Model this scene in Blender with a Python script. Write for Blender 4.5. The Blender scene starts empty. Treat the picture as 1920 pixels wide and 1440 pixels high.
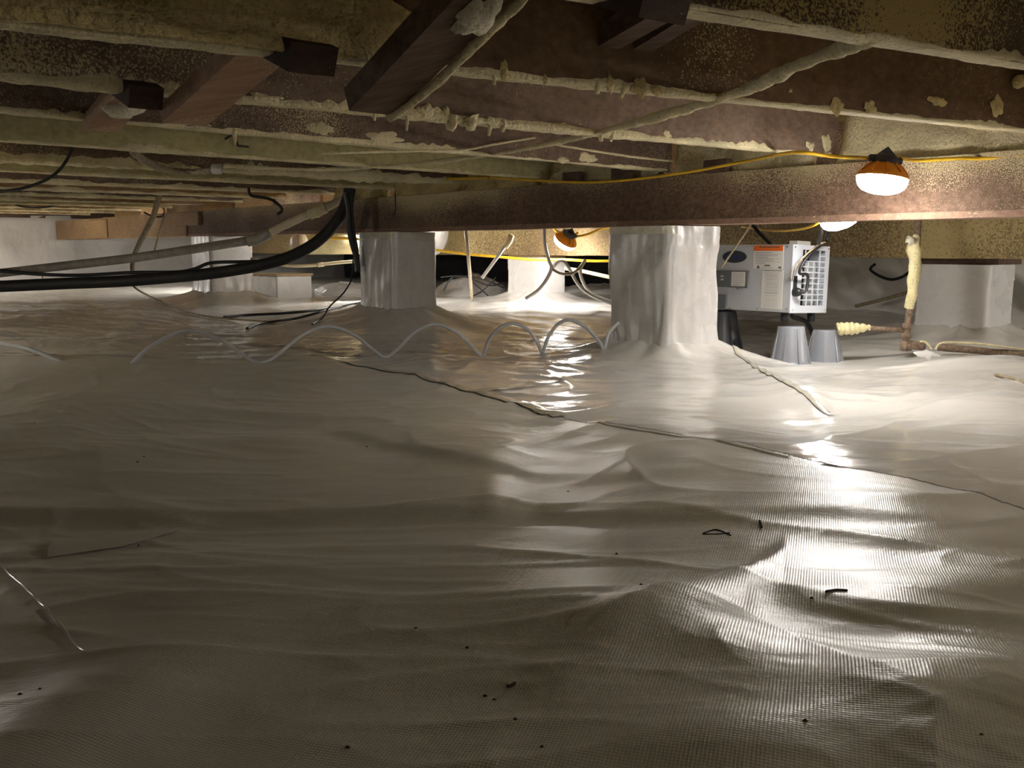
import bpy, bmesh, math, random
import numpy as np
from mathutils import Vector, Matrix

random.seed(7)
rng = np.random.default_rng(11)
SC = bpy.context.scene
COL = SC.collection

# ------------------------------------------------------------------ camera
F_PX, HORIZON = 1900.0, 467.0
PITCH = math.atan((720 - HORIZON) / F_PX)
CAM = Vector((0.0, 0.0, 0.5))
cam_data = bpy.data.cameras.new('camera')
cam_data.sensor_width = 36.0
cam_data.lens = F_PX / 1920.0 * 36.0
cam_data.clip_start = 0.05
cam = bpy.data.objects.new('camera', cam_data)
cam.location = CAM
cam.rotation_euler = (math.pi / 2 - PITCH, 0, 0)
COL.objects.link(cam)
SC.camera = cam

# ------------------------------------------------------------------ world, exposure
world = bpy.data.worlds.new('world')
SC.world = world
world.use_nodes = True
world.node_tree.nodes['Background'].inputs[0].default_value = (0.9, 0.85, 0.75, 1)
world.node_tree.nodes['Background'].inputs[1].default_value = 0.0
SC.view_settings.view_transform = 'Standard'
SC.view_settings.look = 'None'
SC.view_settings.gamma = 1.0
SC.view_settings.use_curve_mapping = False
SC.view_settings.exposure = 1.48
SC.cycles.use_denoising = True
SC.cycles.use_light_tree = False
SC.cycles.adaptive_threshold = 0.05
SC.cycles.max_bounces = 5
SC.cycles.diffuse_bounces = 3
SC.cycles.glossy_bounces = 2
SC.cycles.transmission_bounces = 4
SC.cycles.sample_clamp_indirect = 6.0
SC.cycles.caustics_reflective = False
SC.cycles.caustics_refractive = False
LAMP_POWER = 66.0            # emission of each work-light diffuser

# ------------------------------------------------------------------ frames of reference
# u runs with the joists (away to the right), v runs with the girders (away to the left)
TH = math.radians(39.0)
U = Vector((math.cos(TH), math.sin(TH), 0))
V = Vector((-math.sin(TH), math.cos(TH), 0))
Z = Vector((0, 0, 1))
_fw = Vector((0, math.cos(PITCH), -math.sin(PITCH)))
_up = Vector((0, math.sin(PITCH), math.cos(PITCH)))


def ray(px, py):
    return Vector((1, 0, 0)) * ((px - 960) / F_PX) + _up * ((720 - py) / F_PX) + _fw


def atY(px, py, d):
    r = ray(px, py)
    return CAM + r * (d / r.y)


def atZ(px, py, z):
    r = ray(px, py)
    return CAM + r * ((z - CAM.z) / r.z)


def atU(px, py, u):
    r = ray(px, py)
    return CAM + r * (u / r.dot(U))


def atV(px, py, v):
    r = ray(px, py)
    return CAM + r * (v / r.dot(V))


def W(u, v, z=0.0):
    return U * u + V * v + Z * z


# ------------------------------------------------------------------ numpy noise
_perm = rng.permutation(512)
_ang = rng.random(512) * 2 * np.pi
_gx, _gy = np.cos(_ang), np.sin(_ang)


def pnoise(x, y, seed=0):
    x = np.asarray(x, float); y = np.asarray(y, float)
    xi = np.floor(x).astype(int); yi = np.floor(y).astype(int)
    xf = x - xi; yf = y - yi

    def g(ix, iy, dx, dy):
        h = _perm[(_perm[(ix + seed * 37) % 512] + iy) % 512]
        return _gx[h] * dx + _gy[h] * dy
    sx = xf * xf * xf * (xf * (xf * 6 - 15) + 10); sy = yf * yf * yf * (yf * (yf * 6 - 15) + 10)
    a = g(xi, yi, xf, yf); b = g(xi + 1, yi, xf - 1, yf)
    c = g(xi, yi + 1, xf, yf - 1); d = g(xi + 1, yi + 1, xf - 1, yf - 1)
    return ((a * (1 - sx) + b * sx) * (1 - sy) + (c * (1 - sx) + d * sx) * sy) * 1.5


def sm(a, b, x):
    t = np.clip((x - a) / (b - a), 0, 1)
    return t * t * (3 - 2 * t)


# ------------------------------------------------------------------ object helpers
def prop(o, label=None, cat=None, group=None, kind=None):
    if label: o['label'] = label
    if cat: o['category'] = cat
    if group: o['group'] = group
    if kind: o['kind'] = kind
    return o


def mesh_obj(name, verts, faces, mat, parent=None, loc=None, smooth=False, bevel=0.0):
    """verts in world coordinates; the object's origin is put at loc (or the parent's origin)"""
    base = Vector((0, 0, 0))
    if parent is not None:
        base = WORLD_LOC[parent.name]
    o_loc = Vector(loc) if loc is not None else base
    arr = np.asarray([tuple(v) for v in verts], dtype=np.float32) - np.asarray(o_loc, dtype=np.float32)
    me = bpy.data.meshes.new(name)
    me.from_pydata(arr.tolist(), [], [tuple(f) for f in faces])
    me.update()
    if mat is not None:
        me.materials.append(mat)
    if smooth:
        me.polygons.foreach_set('use_smooth', [True] * len(me.polygons))
    o = bpy.data.objects.new(name, me)
    COL.objects.link(o)
    WORLD_LOC[o.name] = o_loc
    if parent is not None:
        o.parent = parent
        o.location = o_loc - base
    else:
        o.location = o_loc
    if bevel > 0:
        m = o.modifiers.new('bevel', 'BEVEL')
        m.width = bevel; m.segments = 2; m.limit_method = 'ANGLE'
    return o


WORLD_LOC = {}


def empty(name, loc):
    o = bpy.data.objects.new(name, None)
    o.empty_display_size = 0.05
    o.location = loc
    COL.objects.link(o)
    WORLD_LOC[o.name] = Vector(loc)
    return o


class MB:
    """collects geometry of ONE part"""
    def __init__(self): self.v = []; self.f = []

    def add(self, vs, fs):
        n = len(self.v)
        self.v += [Vector(p) for p in vs]
        self.f += [tuple(i + n for i in f) for f in fs]
        return self

    def box(self, o, ax, ay, az):
        """box from corner o spanned by the three vectors"""
        o = Vector(o)
        vs = [o, o + ax, o + ax + ay, o + ay, o + az, o + ax + az, o + ax + ay + az, o + ay + az]
        return self.add(vs, [(0, 3, 2, 1), (4, 5, 6, 7), (0, 1, 5, 4), (1, 2, 6, 5), (2, 3, 7, 6), (3, 0, 4, 7)])

    def lathe(self, o, axis, prof, n=24, ref=None, cap0=True, cap1=True):
        """prof: list of (radius, distance along axis)"""
        axis = Vector(axis).normalized()
        ref = Vector(ref) if ref else (Vector((1, 0, 0)) if abs(axis.x) < .9 else Vector((0, 1, 0)))
        e1 = (ref - axis * ref.dot(axis)).normalized(); e2 = axis.cross(e1)
        vs = []; fs = []
        for r, h in prof:
            for k in range(n):
                a = 2 * math.pi * k / n
                vs.append(Vector(o) + axis * h + (e1 * math.cos(a) + e2 * math.sin(a)) * r)
        for j in range(len(prof) - 1):
            for k in range(n):
                k2 = (k + 1) % n
                fs.append((j * n + k, j * n + k2, (j + 1) * n + k2, (j + 1) * n + k))
        if cap0: fs.append(tuple(range(n))[::-1])
        if cap1: fs.append(tuple((len(prof) - 1) * n + k for k in range(n)))
        return self.add(vs, fs)

    def tube(self, pts, rad, n=10, rough=0.0, seed=0, rfreq=30.0):
        pts = [Vector(p) for p in pts]
        vs = []; fs = []; L = 0
        prev = None
        for i, p in enumerate(pts):
            t = (pts[min(i + 1, len(pts) - 1)] - pts[max(i - 1, 0)]).normalized()
            if prev is None:
                ref = Z if abs(t.z) < .95 else Vector((1, 0, 0))
                e1 = (ref - t * ref.dot(t)).normalized()
            else:
                e1 = (prev - t * prev.dot(t)).normalized()
            prev = e1; e2 = t.cross(e1)
            if i: L += (p - pts[i - 1]).length
            r0 = rad(i / (len(pts) - 1)) if callable(rad) else rad
            for k in range(n):
                a = 2 * math.pi * k / n
                r = r0
                if rough:
                    r = r0 * (1 + rough * float(pnoise(L * rfreq, k * 3.0 / n + seed * 5.3, seed)))
                vs.append(p + (e1 * math.cos(a) + e2 * math.sin(a)) * r)
        for j in range(len(pts) - 1):
            for k in range(n):
                k2 = (k + 1) % n
                fs.append((j * n + k, j * n + k2, (j + 1) * n + k2, (j + 1) * n + k))
        fs.append(tuple(range(n))[::-1]); fs.append(tuple((len(pts) - 1) * n + k for k in range(n)))
        return self.add(vs, fs)

    def build(self, name, mat, parent=None, loc=None, smooth=False, bevel=0.0):
        return mesh_obj(name, self.v, self.f, mat, parent, loc, smooth, bevel)


def spline(pts, per=8):
    """Catmull-Rom through the points"""
    pts = [Vector(p) for p in pts]
    out = []
    for i in range(len(pts) - 1):
        p0 = pts[max(i - 1, 0)]; p1 = pts[i]; p2 = pts[i + 1]; p3 = pts[min(i + 2, len(pts) - 1)]
        for k in range(per):
            t = k / per
            out.append(0.5 * ((2 * p1) + (p2 - p0) * t + (2 * p0 - 5 * p1 + 4 * p2 - p3) * t * t + (3 * p1 - p0 - 3 * p2 + p3) * t ** 3))
    out.append(pts[-1])
    return out


# ------------------------------------------------------------------ materials
def newmat(name):
    m = bpy.data.materials.new(name); m.use_nodes = True
    nt = m.node_tree
    return m, nt, nt.nodes['Principled BSDF']


def N(nt, typ, **kw):
    n = nt.nodes.new(typ)
    for k, v in kw.items(): setattr(n, k, v)
    return n


def coords(nt, rotz=0.0, scale=(1, 1, 1)):
    tc = N(nt, 'ShaderNodeTexCoord'); mp = N(nt, 'ShaderNodeMapping')
    mp.inputs['Rotation'].default_value = (0, 0, rotz)
    mp.inputs['Scale'].default_value = scale
    nt.links.new(tc.outputs['Object'], mp.inputs['Vector'])
    return mp.outputs['Vector']


def noise(nt, vec, scale, detail=3.0, rough=0.55):
    n = N(nt, 'ShaderNodeTexNoise')
    n.inputs['Scale'].default_value = scale; n.inputs['Detail'].default_value = detail; n.inputs['Roughness'].default_value = rough
    if vec is not None: nt.links.new(vec, n.inputs['Vector'])
    return n.outputs['Fac']


def ramp(nt, fac, stops):
    r = N(nt, 'ShaderNodeValToRGB')
    while len(r.color_ramp.elements) < len(stops): r.color_ramp.elements.new(0.5)
    for e, (p, c) in zip(r.color_ramp.elements, stops):
        e.position = p; e.color = (c[0], c[1], c[2], 1) if hasattr(c, '__len__') else (c, c, c, 1)
    nt.links.new(fac, r.inputs['Fac'])
    return r.outputs['Color']


def mth(nt, op, a, b=None, clamp=False):
    n = N(nt, 'ShaderNodeMath', operation=op); n.use_clamp = clamp
    for i, x in enumerate((a, b)):
        if x is None: continue
        if isinstance(x, (int, float)): n.inputs[i].default_value = x
        else: nt.links.new(x, n.inputs[i])
    return n.outputs[0]


def mixc(nt, fac, a, b):
    n = N(nt, 'ShaderNodeMix', data_type='RGBA')
    if isinstance(fac, (int, float)): n.inputs[0].default_value = fac
    else: nt.links.new(fac, n.inputs[0])
    for i, x in ((6, a), (7, b)):
        if hasattr(x, '__len__'): n.inputs[i].default_value = (x[0], x[1], x[2], 1)
        else: nt.links.new(x, n.inputs[i])
    return n.outputs[2]


def bump(nt, bsdf, height, strength=0.3, dist=0.01, prev=None):
    b = N(nt, 'ShaderNodeBump')
    b.inputs['Strength'].default_value = strength; b.inputs['Distance'].default_value = dist
    nt.links.new(height, b.inputs['Height'])
    if prev is not None: nt.links.new(prev, b.inputs['Normal'])
    nt.links.new(b.outputs['Normal'], bsdf.inputs['Normal'])
    return b.outputs['Normal']


def plain(name, col, rough=0.5, metal=0.0, var=0.12, scale=25, spec=0.5, bumps=0.0):
    m, nt, b = newmat(name)
    v = coords(nt)
    n = noise(nt, v, scale, 2)
    lo = [c * (1 - var) for c in col]; hi = [min(1, c * (1 + var)) for c in col]
    nt.links.new(ramp(nt, n, [(0.3, lo), (0.7, hi)]), b.inputs['Base Color'])
    b.inputs['Roughness'].default_value = rough; b.inputs['Metallic'].default_value = metal
    b.inputs['Specular IOR Level'].default_value = spec
    if bumps: bump(nt, b, noise(nt, v, scale * 4, 3), bumps, 0.004)
    return m


FOAM = (0.66, 0.56, 0.33)


def wood(name, dark, light, spray=0.0, rot=-TH, foam=FOAM, spk=170.0, rough=0.75, patch=2.2, grain=0.35, grad=None, gradz=None):
    """rough-sawn lumber, grain along the joist axis, with an overspray of foam specks"""
    m, nt, b = newmat(name)
    v = coords(nt, rot, (1.2, 22, 22))
    v0 = coords(nt, rot)
    g = noise(nt, v, 2.2, 4, 0.65)
    g2 = noise(nt, v0, 3.0, 3)
    base = ramp(nt, g, [(0.3, dark), (0.72, light)])
    tone = ramp(nt, g2, [(0.25, 0.72), (0.8, 1.12)])
    mul = N(nt, 'ShaderNodeMix', data_type='RGBA', blend_type='MULTIPLY'); mul.inputs[0].default_value = 1.0
    nt.links.new(base, mul.inputs[6]); nt.links.new(tone, mul.inputs[7])
    col = mul.outputs[2]
    h = mth(nt, 'MULTIPLY', g, 0.6)
    if spray > 0:
        low = noise(nt, v0, patch, 2, 0.5)
        spe = noise(nt, v0, spk, 2, 0.6)
        thr = mth(nt, 'ADD', mth(nt, 'MULTIPLY', low, 0.9), spray - 0.62)
        if grad:                                   # overspray gets denser along the board
            sp = N(nt, 'ShaderNodeSeparateXYZ'); nt.links.new(v0, sp.inputs[0])
            mr = N(nt, 'ShaderNodeMapRange'); nt.links.new(sp.outputs[0], mr.inputs[0])
            mr.inputs[1].default_value = grad[0]; mr.inputs[2].default_value = grad[1]
            mr.inputs[3].default_value = grad[2]; mr.inputs[4].default_value = 0.0
            thr = mth(nt, 'ADD', thr, mr.outputs[0])
        if gradz:                                  # overspray reaching down from the subfloor
            sp2 = N(nt, 'ShaderNodeSeparateXYZ'); nt.links.new(v0, sp2.inputs[0])
            mz = N(nt, 'ShaderNodeMapRange'); nt.links.new(sp2.outputs[2], mz.inputs[0])
            mz.inputs[1].default_value = gradz[0]; mz.inputs[2].default_value = gradz[1]
            mz.inputs[3].default_value = 0.0; mz.inputs[4].default_value = gradz[2]
            thr = mth(nt, 'ADD', thr, mz.outputs[0])
        mask = mth(nt, 'MULTIPLY', mth(nt, 'SUBTRACT', mth(nt, 'ADD', spe, thr), 0.62), 9.0, clamp=True)
        col = mixc(nt, mask, col, foam)
        h = mth(nt, 'ADD', h, mth(nt, 'MULTIPLY', mask, 1.2))
    nt.links.new(col, b.inputs['Base Color'])
    b.inputs['Roughness'].default_value = rough
    b.inputs['Specular IOR Level'].default_value = 0.25
    bump(nt, b, h, grain, 0.006)
    return m


def foam_mat(name, col=FOAM, scale=60.0, dirt=0.35, strength=0.6):
    m, nt, b = newmat(name)
    v = coords(nt)
    n1 = noise(nt, v, 6, 3); n2 = noise(nt, v, scale * 2.2, 2)
    c = ramp(nt, n1, [(0.25, [x * (1 - dirt) for x in col]), (0.65, [min(1, x * 1.12) for x in col])])
    c2 = mixc(nt, mth(nt, 'MULTIPLY', mth(nt, 'SUBTRACT', 0.46, n2), 4.0, clamp=True), c, [x * 0.5 for x in col])
    nt.links.new(c2, b.inputs['Base Color'])
    b.inputs['Roughness'].default_value = 0.8
    b.inputs['Specular IOR Level'].default_value = 0.3
    vor = N(nt, 'ShaderNodeTexVoronoi'); vor.inputs['Scale'].default_value = scale
    nt.links.new(v, vor.inputs['Vector'])
    hh = mth(nt, 'ADD', mth(nt, 'MULTIPLY', vor.outputs['Distance'], -0.8), n2)
    bump(nt, b, hh, strength, 0.008)
    return m


def liner(name, col=(0.75, 0.72, 0.665), rough=0.4, weave=0.0, wrinkle=0.25, wscale=14.0, spec=0.5, rot=0.0, aniso=2.0):
    m, nt, b = newmat(name)
    v = coords(nt, rot); v1 = coords(nt, rot, (1.0, aniso, 1.0))
    n1 = noise(nt, v, 1.3, 2)
    n3 = noise(nt, v, 7.0, 3)
    c = ramp(nt, n1, [(0.25, [x * 0.93 for x in col]), (0.7, [min(1, x * 1.04) for x in col])])
    dirt = mth(nt, 'MULTIPLY', mth(nt, 'SUBTRACT', n3, 0.58), 1.6, clamp=True)
    c = mixc(nt, dirt, c, (0.50, 0.43, 0.34))
    nt.links.new(c, b.inputs['Base Color'])
    rr = mth(nt, 'ADD', mth(nt, 'MULTIPLY', n3, 0.16), rough - 0.08)
    nt.links.new(rr, b.inputs['Roughness'])
    b.inputs['Specular IOR Level'].default_value = spec
    w = mth(nt, 'MULTIPLY', noise(nt, v1, wscale, 3, 0.55), wrinkle * .02)
    if weave:
        sx = N(nt, 'ShaderNodeSeparateXYZ'); nt.links.new(v, sx.inputs[0])
        wx = mth(nt, 'SINE', mth(nt, 'MULTIPLY', sx.outputs[0], 1560.0))
        wy = mth(nt, 'SINE', mth(nt, 'MULTIPLY', sx.outputs[1], 1430.0))
        gr = mth(nt, 'ADD', mth(nt, 'MULTIPLY', mth(nt, 'MULTIPLY', mth(nt, 'ADD', wx, wy), .5), n3), mth(nt, 'MULTIPLY', noise(nt, v, 160, 1), 1.1))
        w = mth(nt, 'ADD', w, mth(nt, 'MULTIPLY', gr, weave * .002))
    bump(nt, b, w, 1.0, 1.0)
    return m


M = {}
M['wood_dark'] = wood('wood dark sawn', (0.075, 0.045, 0.032), (0.16, 0.10, 0.072), 0.0)
M['wood_j_clean'] = wood('wood joist clean brown', (0.115, 0.066, 0.036), (0.22, 0.135, 0.075), 0.02, patch=1.6)
M['wood_j_spray'] = wood('wood joist oversprayed', (0.13, 0.085, 0.062), (0.25, 0.17, 0.125), 0.17, spk=210, grad=(-.6, .9, .12))
M['wood_j_heavy'] = wood('wood joist heavily oversprayed', (0.08, 0.05, 0.03), (0.15, 0.095, 0.055), 0.30, spk=190, foam=(0.50, 0.38, 0.15))
M['wood_red'] = wood('wood joist reddish', (0.19, 0.13, 0.092), (0.34, 0.24, 0.18), 0.08, patch=3.0, grad=(-.1, .45, .30), spk=170)
M['wood_pt'] = wood('wood treated pale green', (0.44, 0.39, 0.18), (0.68, 0.60, 0.33), 0.04, patch=1.4)
M['wood_warm'] = wood('wood warm tan', (0.28, 0.17, 0.08), (0.46, 0.30, 0.15), 0.05)
M['wood_girder'] = wood('wood girder oversprayed', (0.10, 0.06, 0.038), (0.24, 0.145, 0.10), 0.17, spk=270, patch=1.1, rot=-TH - math.pi / 2, foam=(0.56, 0.46, 0.27), gradz=(.08, .21, .22))
M['wood_girder_far'] = wood('wood far girder foamed', (0.18, 0.12, 0.06), (0.30, 0.21, 0.11), 0.30, spk=120, patch=.9, rot=-TH - math.pi / 2, foam=(0.46, 0.36, 0.17))
M['wood_girder_left'] = wood('wood girder tan left', (0.22, 0.13, 0.07), (0.40, 0.26, 0.14), 0.12, rot=-TH - math.pi / 2)
M['wood_bridge'] = wood('wood bridging board', (0.12, 0.075, 0.05), (0.27, 0.18, 0.125), 0.03, rot=-TH - math.pi / 2, grain=1.0)
M['wood_bridge_dark'] = wood('wood bridging board dark', (0.05, 0.03, 0.02), (0.10, 0.06, 0.04), 0.03, rot=-TH - math.pi / 2)
M['wood_bridge_pink'] = wood('wood bridging board pinkish', (0.40, 0.25, 0.16), (0.60, 0.39, 0.26), 0.16, rot=-TH - math.pi / 2, patch=5)
M['wood_plate'] = wood('wood plate reddish', (0.24, 0.14, 0.10), (0.40, 0.25, 0.17), 0.1, rot=-TH - math.pi / 2, patch=5)
M['foam'] = foam_mat('foam cream', (0.80, 0.70, 0.44), 60, .3)
M['foam_white'] = foam_mat('foam pale', (0.80, 0.74, 0.58), 50, 0.25)
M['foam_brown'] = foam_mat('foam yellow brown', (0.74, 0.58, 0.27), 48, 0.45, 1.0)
M['foam_yellow'] = foam_mat('foam fresh yellow', (0.80, 0.70, 0.40), 45, 0.2, 0.5)
M['liner_near'] = liner('liner woven near sheet', rough=0.32, weave=0.11, wrinkle=0.12, wscale=7, spec=.9, aniso=2.0, rot=0.3)
M['liner_far'] = liner('liner smooth far sheet', (0.76, 0.735, 0.69), rough=0.17, wrinkle=0.12, wscale=8, aniso=2.0, spec=.6)
M['liner_wall'] = liner('liner wall sheet', (0.76, 0.73, 0.69), rough=0.4, wrinkle=0.8, wscale=4)
M['wrap'] = liner('pier wrap', (0.70, 0.68, 0.66), rough=0.28, wrinkle=0.12, wscale=9)
M['tape'] = plain('clear seam tape', (0.66, 0.62, 0.52), 0.07, 0, 0.08, 30, 0.8, 0.25)
M['pvc'] = plain('pvc cream', (0.62, 0.52, 0.36), 0.4, 0, 0.15, 12)
M['pvc_grey'] = plain('pvc dusty grey', (0.34, 0.31, 0.26), 0.45, 0, 0.2, 20, bumps=0.1)
M['pvc_white'] = plain('tubing white', (0.66, 0.64, 0.62), 0.35, 0, 0.06, 20)
M['black'] = plain('black rubber', (0.012, 0.012, 0.013), 0.45, 0, 0.3, 40)
M['black_foam'] = plain('black pipe insulation', (0.016, 0.015, 0.014), 0.6, 0, 0.35, 30, bumps=0.15)
M['yellow'] = plain('yellow cord', (0.78, 0.47, 0.02), 0.4, 0, 0.1, 30)
M['tan_cable'] = plain('dusty cable', (0.36, 0.29, 0.19), 0.7, 0, 0.3, 60, bumps=0.3)
M['orange'] = plain('orange lamp housing', (1.0, 0.36, 0.03), 0.4, 0, 0.05, 20)
M['socket'] = plain('dark lamp socket', (0.05, 0.05, 0.06), 0.5, 0, 0.15, 30)
M['pot'] = plain('grey plastic riser', (0.27, 0.28, 0.31), 0.3, 0, 0.04, 10)
M['pot_dark'] = plain('dark plastic riser', (0.05, 0.05, 0.055), 0.35, 0, 0.06, 10)
M['metal_grey'] = plain('grey painted sheet metal', (0.45, 0.46, 0.47), 0.4, 0.0, 0.03, 5)
M['metal_white'] = plain('white painted sheet metal', (0.58, 0.61, 0.67), 0.38, 0.0, 0.02, 5)
M['panel_grey'] = plain('control panel grey', (0.13, 0.14, 0.145), 0.35, 0, 0.05, 20)
M['inside'] = plain('machine inside dark', (0.02, 0.025, 0.025), 0.5, 0, 0.3, 30)
M['steel'] = plain('steel screw', (0.6, 0.6, 0.6), 0.25, 0.9, 0.05, 20)
M['paper'] = plain('label paper', (0.66, 0.64, 0.60), 0.6, 0, 0.03, 15)
M['ink'] = plain('label ink', (0.09, 0.085, 0.08), 0.6, 0, 0.1, 15)
M['ink_soft'] = plain('label fine print ink', (0.30, 0.28, 0.26), 0.6, 0, 0.1, 15)
M['label_orange'] = plain('warning label orange', (0.72, 0.13, 0.01), 0.5, 0, 0.05, 15)
M['logo_dark'] = plain('logo oval dark', (0.025, 0.03, 0.035), 0.35, 0, 0.1, 15)
M['logo_blue'] = plain('logo lettering blue', (0.015, 0.03, 0.20), 0.35, 0, 0.05, 15)
M['rust'] = plain('rusty pipe', (0.24, 0.17, 0.12), 0.85, 0.1, 0.45, 70, 0.3, 0.6)
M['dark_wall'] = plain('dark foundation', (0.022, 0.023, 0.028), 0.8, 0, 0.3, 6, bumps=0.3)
M['debris'] = plain('debris brown', (0.05, 0.035, 0.025), 0.8, 0, 0.4, 90)
M['card'] = plain('plywood top', (0.38, 0.27, 0.14), 0.7, 0, 0.15, 15)
M['subfloor'] = foam_mat('foamed subfloor', (0.52, 0.41, 0.19), 30, 0.45)

m, nt, b = newmat('clear vinyl tube')
b.inputs['Base Color'].default_value = (0.93, 0.94, 0.96, 1)
b.inputs['Roughness'].default_value = 0.12
b.inputs['Transmission Weight'].default_value = 0.3
b.inputs['IOR'].default_value = 1.4
nt.links.new(ramp(nt, noise(nt, coords(nt), 30), [(0.3, (0.86, 0.88, 0.92)), (0.7, (0.95, 0.96, 0.99))]), b.inputs['Base Color'])
M['clear'] = m

m, nt, b = newmat('lamp diffuser lit')
b.inputs['Base Color'].default_value = (0.9, 0.9, 0.9, 1)
b.inputs['Emission Color'].default_value = (1.0, 0.965, 0.915, 1)
at_ = N(nt, 'ShaderNodeAttribute'); at_.attribute_name = 'led'
nt.links.new(mth(nt, 'MULTIPLY', at_.outputs['Fac'], LAMP_POWER), b.inputs['Emission Strength'])
M['lamp'] = m

# ------------------------------------------------------------------ heights of the place
Z_GB = 0.606        # girder bottom
Z_GT = 0.815        # girder top
Z_J = 0.87          # joist bottoms
Z_SUB = 1.12        # subfloor underside
U_G1 = 3.41         # first girder axis
U_G2 = 5.23         # second girder axis
V_WALL = 12.5

# piers: corner nearest the camera (px), depth of that corner, side along v, side along u, base z, top z
PIERS = [
    dict(px=1255, d=4.38, a=.38, b=.335, zb=0.00, zt=Z_GB - .006),
    dict(px=738, d=5.98, a=.40, b=.315, zb=0.07, zt=Z_GB - .006),
    dict(px=1852, d=5.30, a=.41, b=.30, zb=0.00, zt=0.418),
    dict(px=1012, d=7.95, a=.41, b=.28, zb=0.07, zt=0.435),
    dict(px=398, d=8.0, a=.40, b=.36, zb=0.08, zt=Z_GB - .006),
]
for p in PIERS:
    c = atY(p['px'], 560, p['d']); c.z = 0
    p['corner'] = c
    p['c'] = c + V * (p['a'] / 2) + U * (p['b'] / 2)

# ------------------------------------------------------------------ ground height field
def ground_line(pts):
    """polyline in the photograph -> depth as a function of x/y"""
    a = []; d = []
    for px, py in pts:
        g = atZ(px, py, 0.0)
        a.append(g.x / g.y); d.append(g.y)
    return np.array(a), np.array(d)


def fold(x, y, pts, amp, wn, wf, fade=0.06, wob=0.0, seed=3):
    la, ld = ground_line(pts)
    a = x / np.maximum(y, .05)
    d = np.interp(a, la, ld)
    if wob: d = d * (1 + wob * pnoise(a * 9, a * 0 + seed, seed))
    s = y - d
    env = sm(la[0] - fade, la[0] + fade, a) * (1 - sm(la[-1] - fade, la[-1] + fade, a))
    pr = np.where(s > 0, np.exp(-(s / wf) ** 2 * .5), np.exp(-(s / wn) ** 2 * .5))
    return amp * env * pr


SEAM = [(-900, 690), (0, 690), (600, 688), (720, 700), (890, 735), (1050, 779), (1300, 829), (1550, 880), (1920, 960), (2700, 1120)]


def bumpg(x, y, px, py, amp, sx, sy, rot=0.0):
    g = atZ(px, py, 0.0)
    dx = x - g.x; dy = y - g.y
    c, s = math.cos(rot), math.sin(rot)
    return amp * np.exp(-(((dx * c + dy * s) / sx) ** 2 + ((-dx * s + dy * c) / sy) ** 2) * .5)


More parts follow.
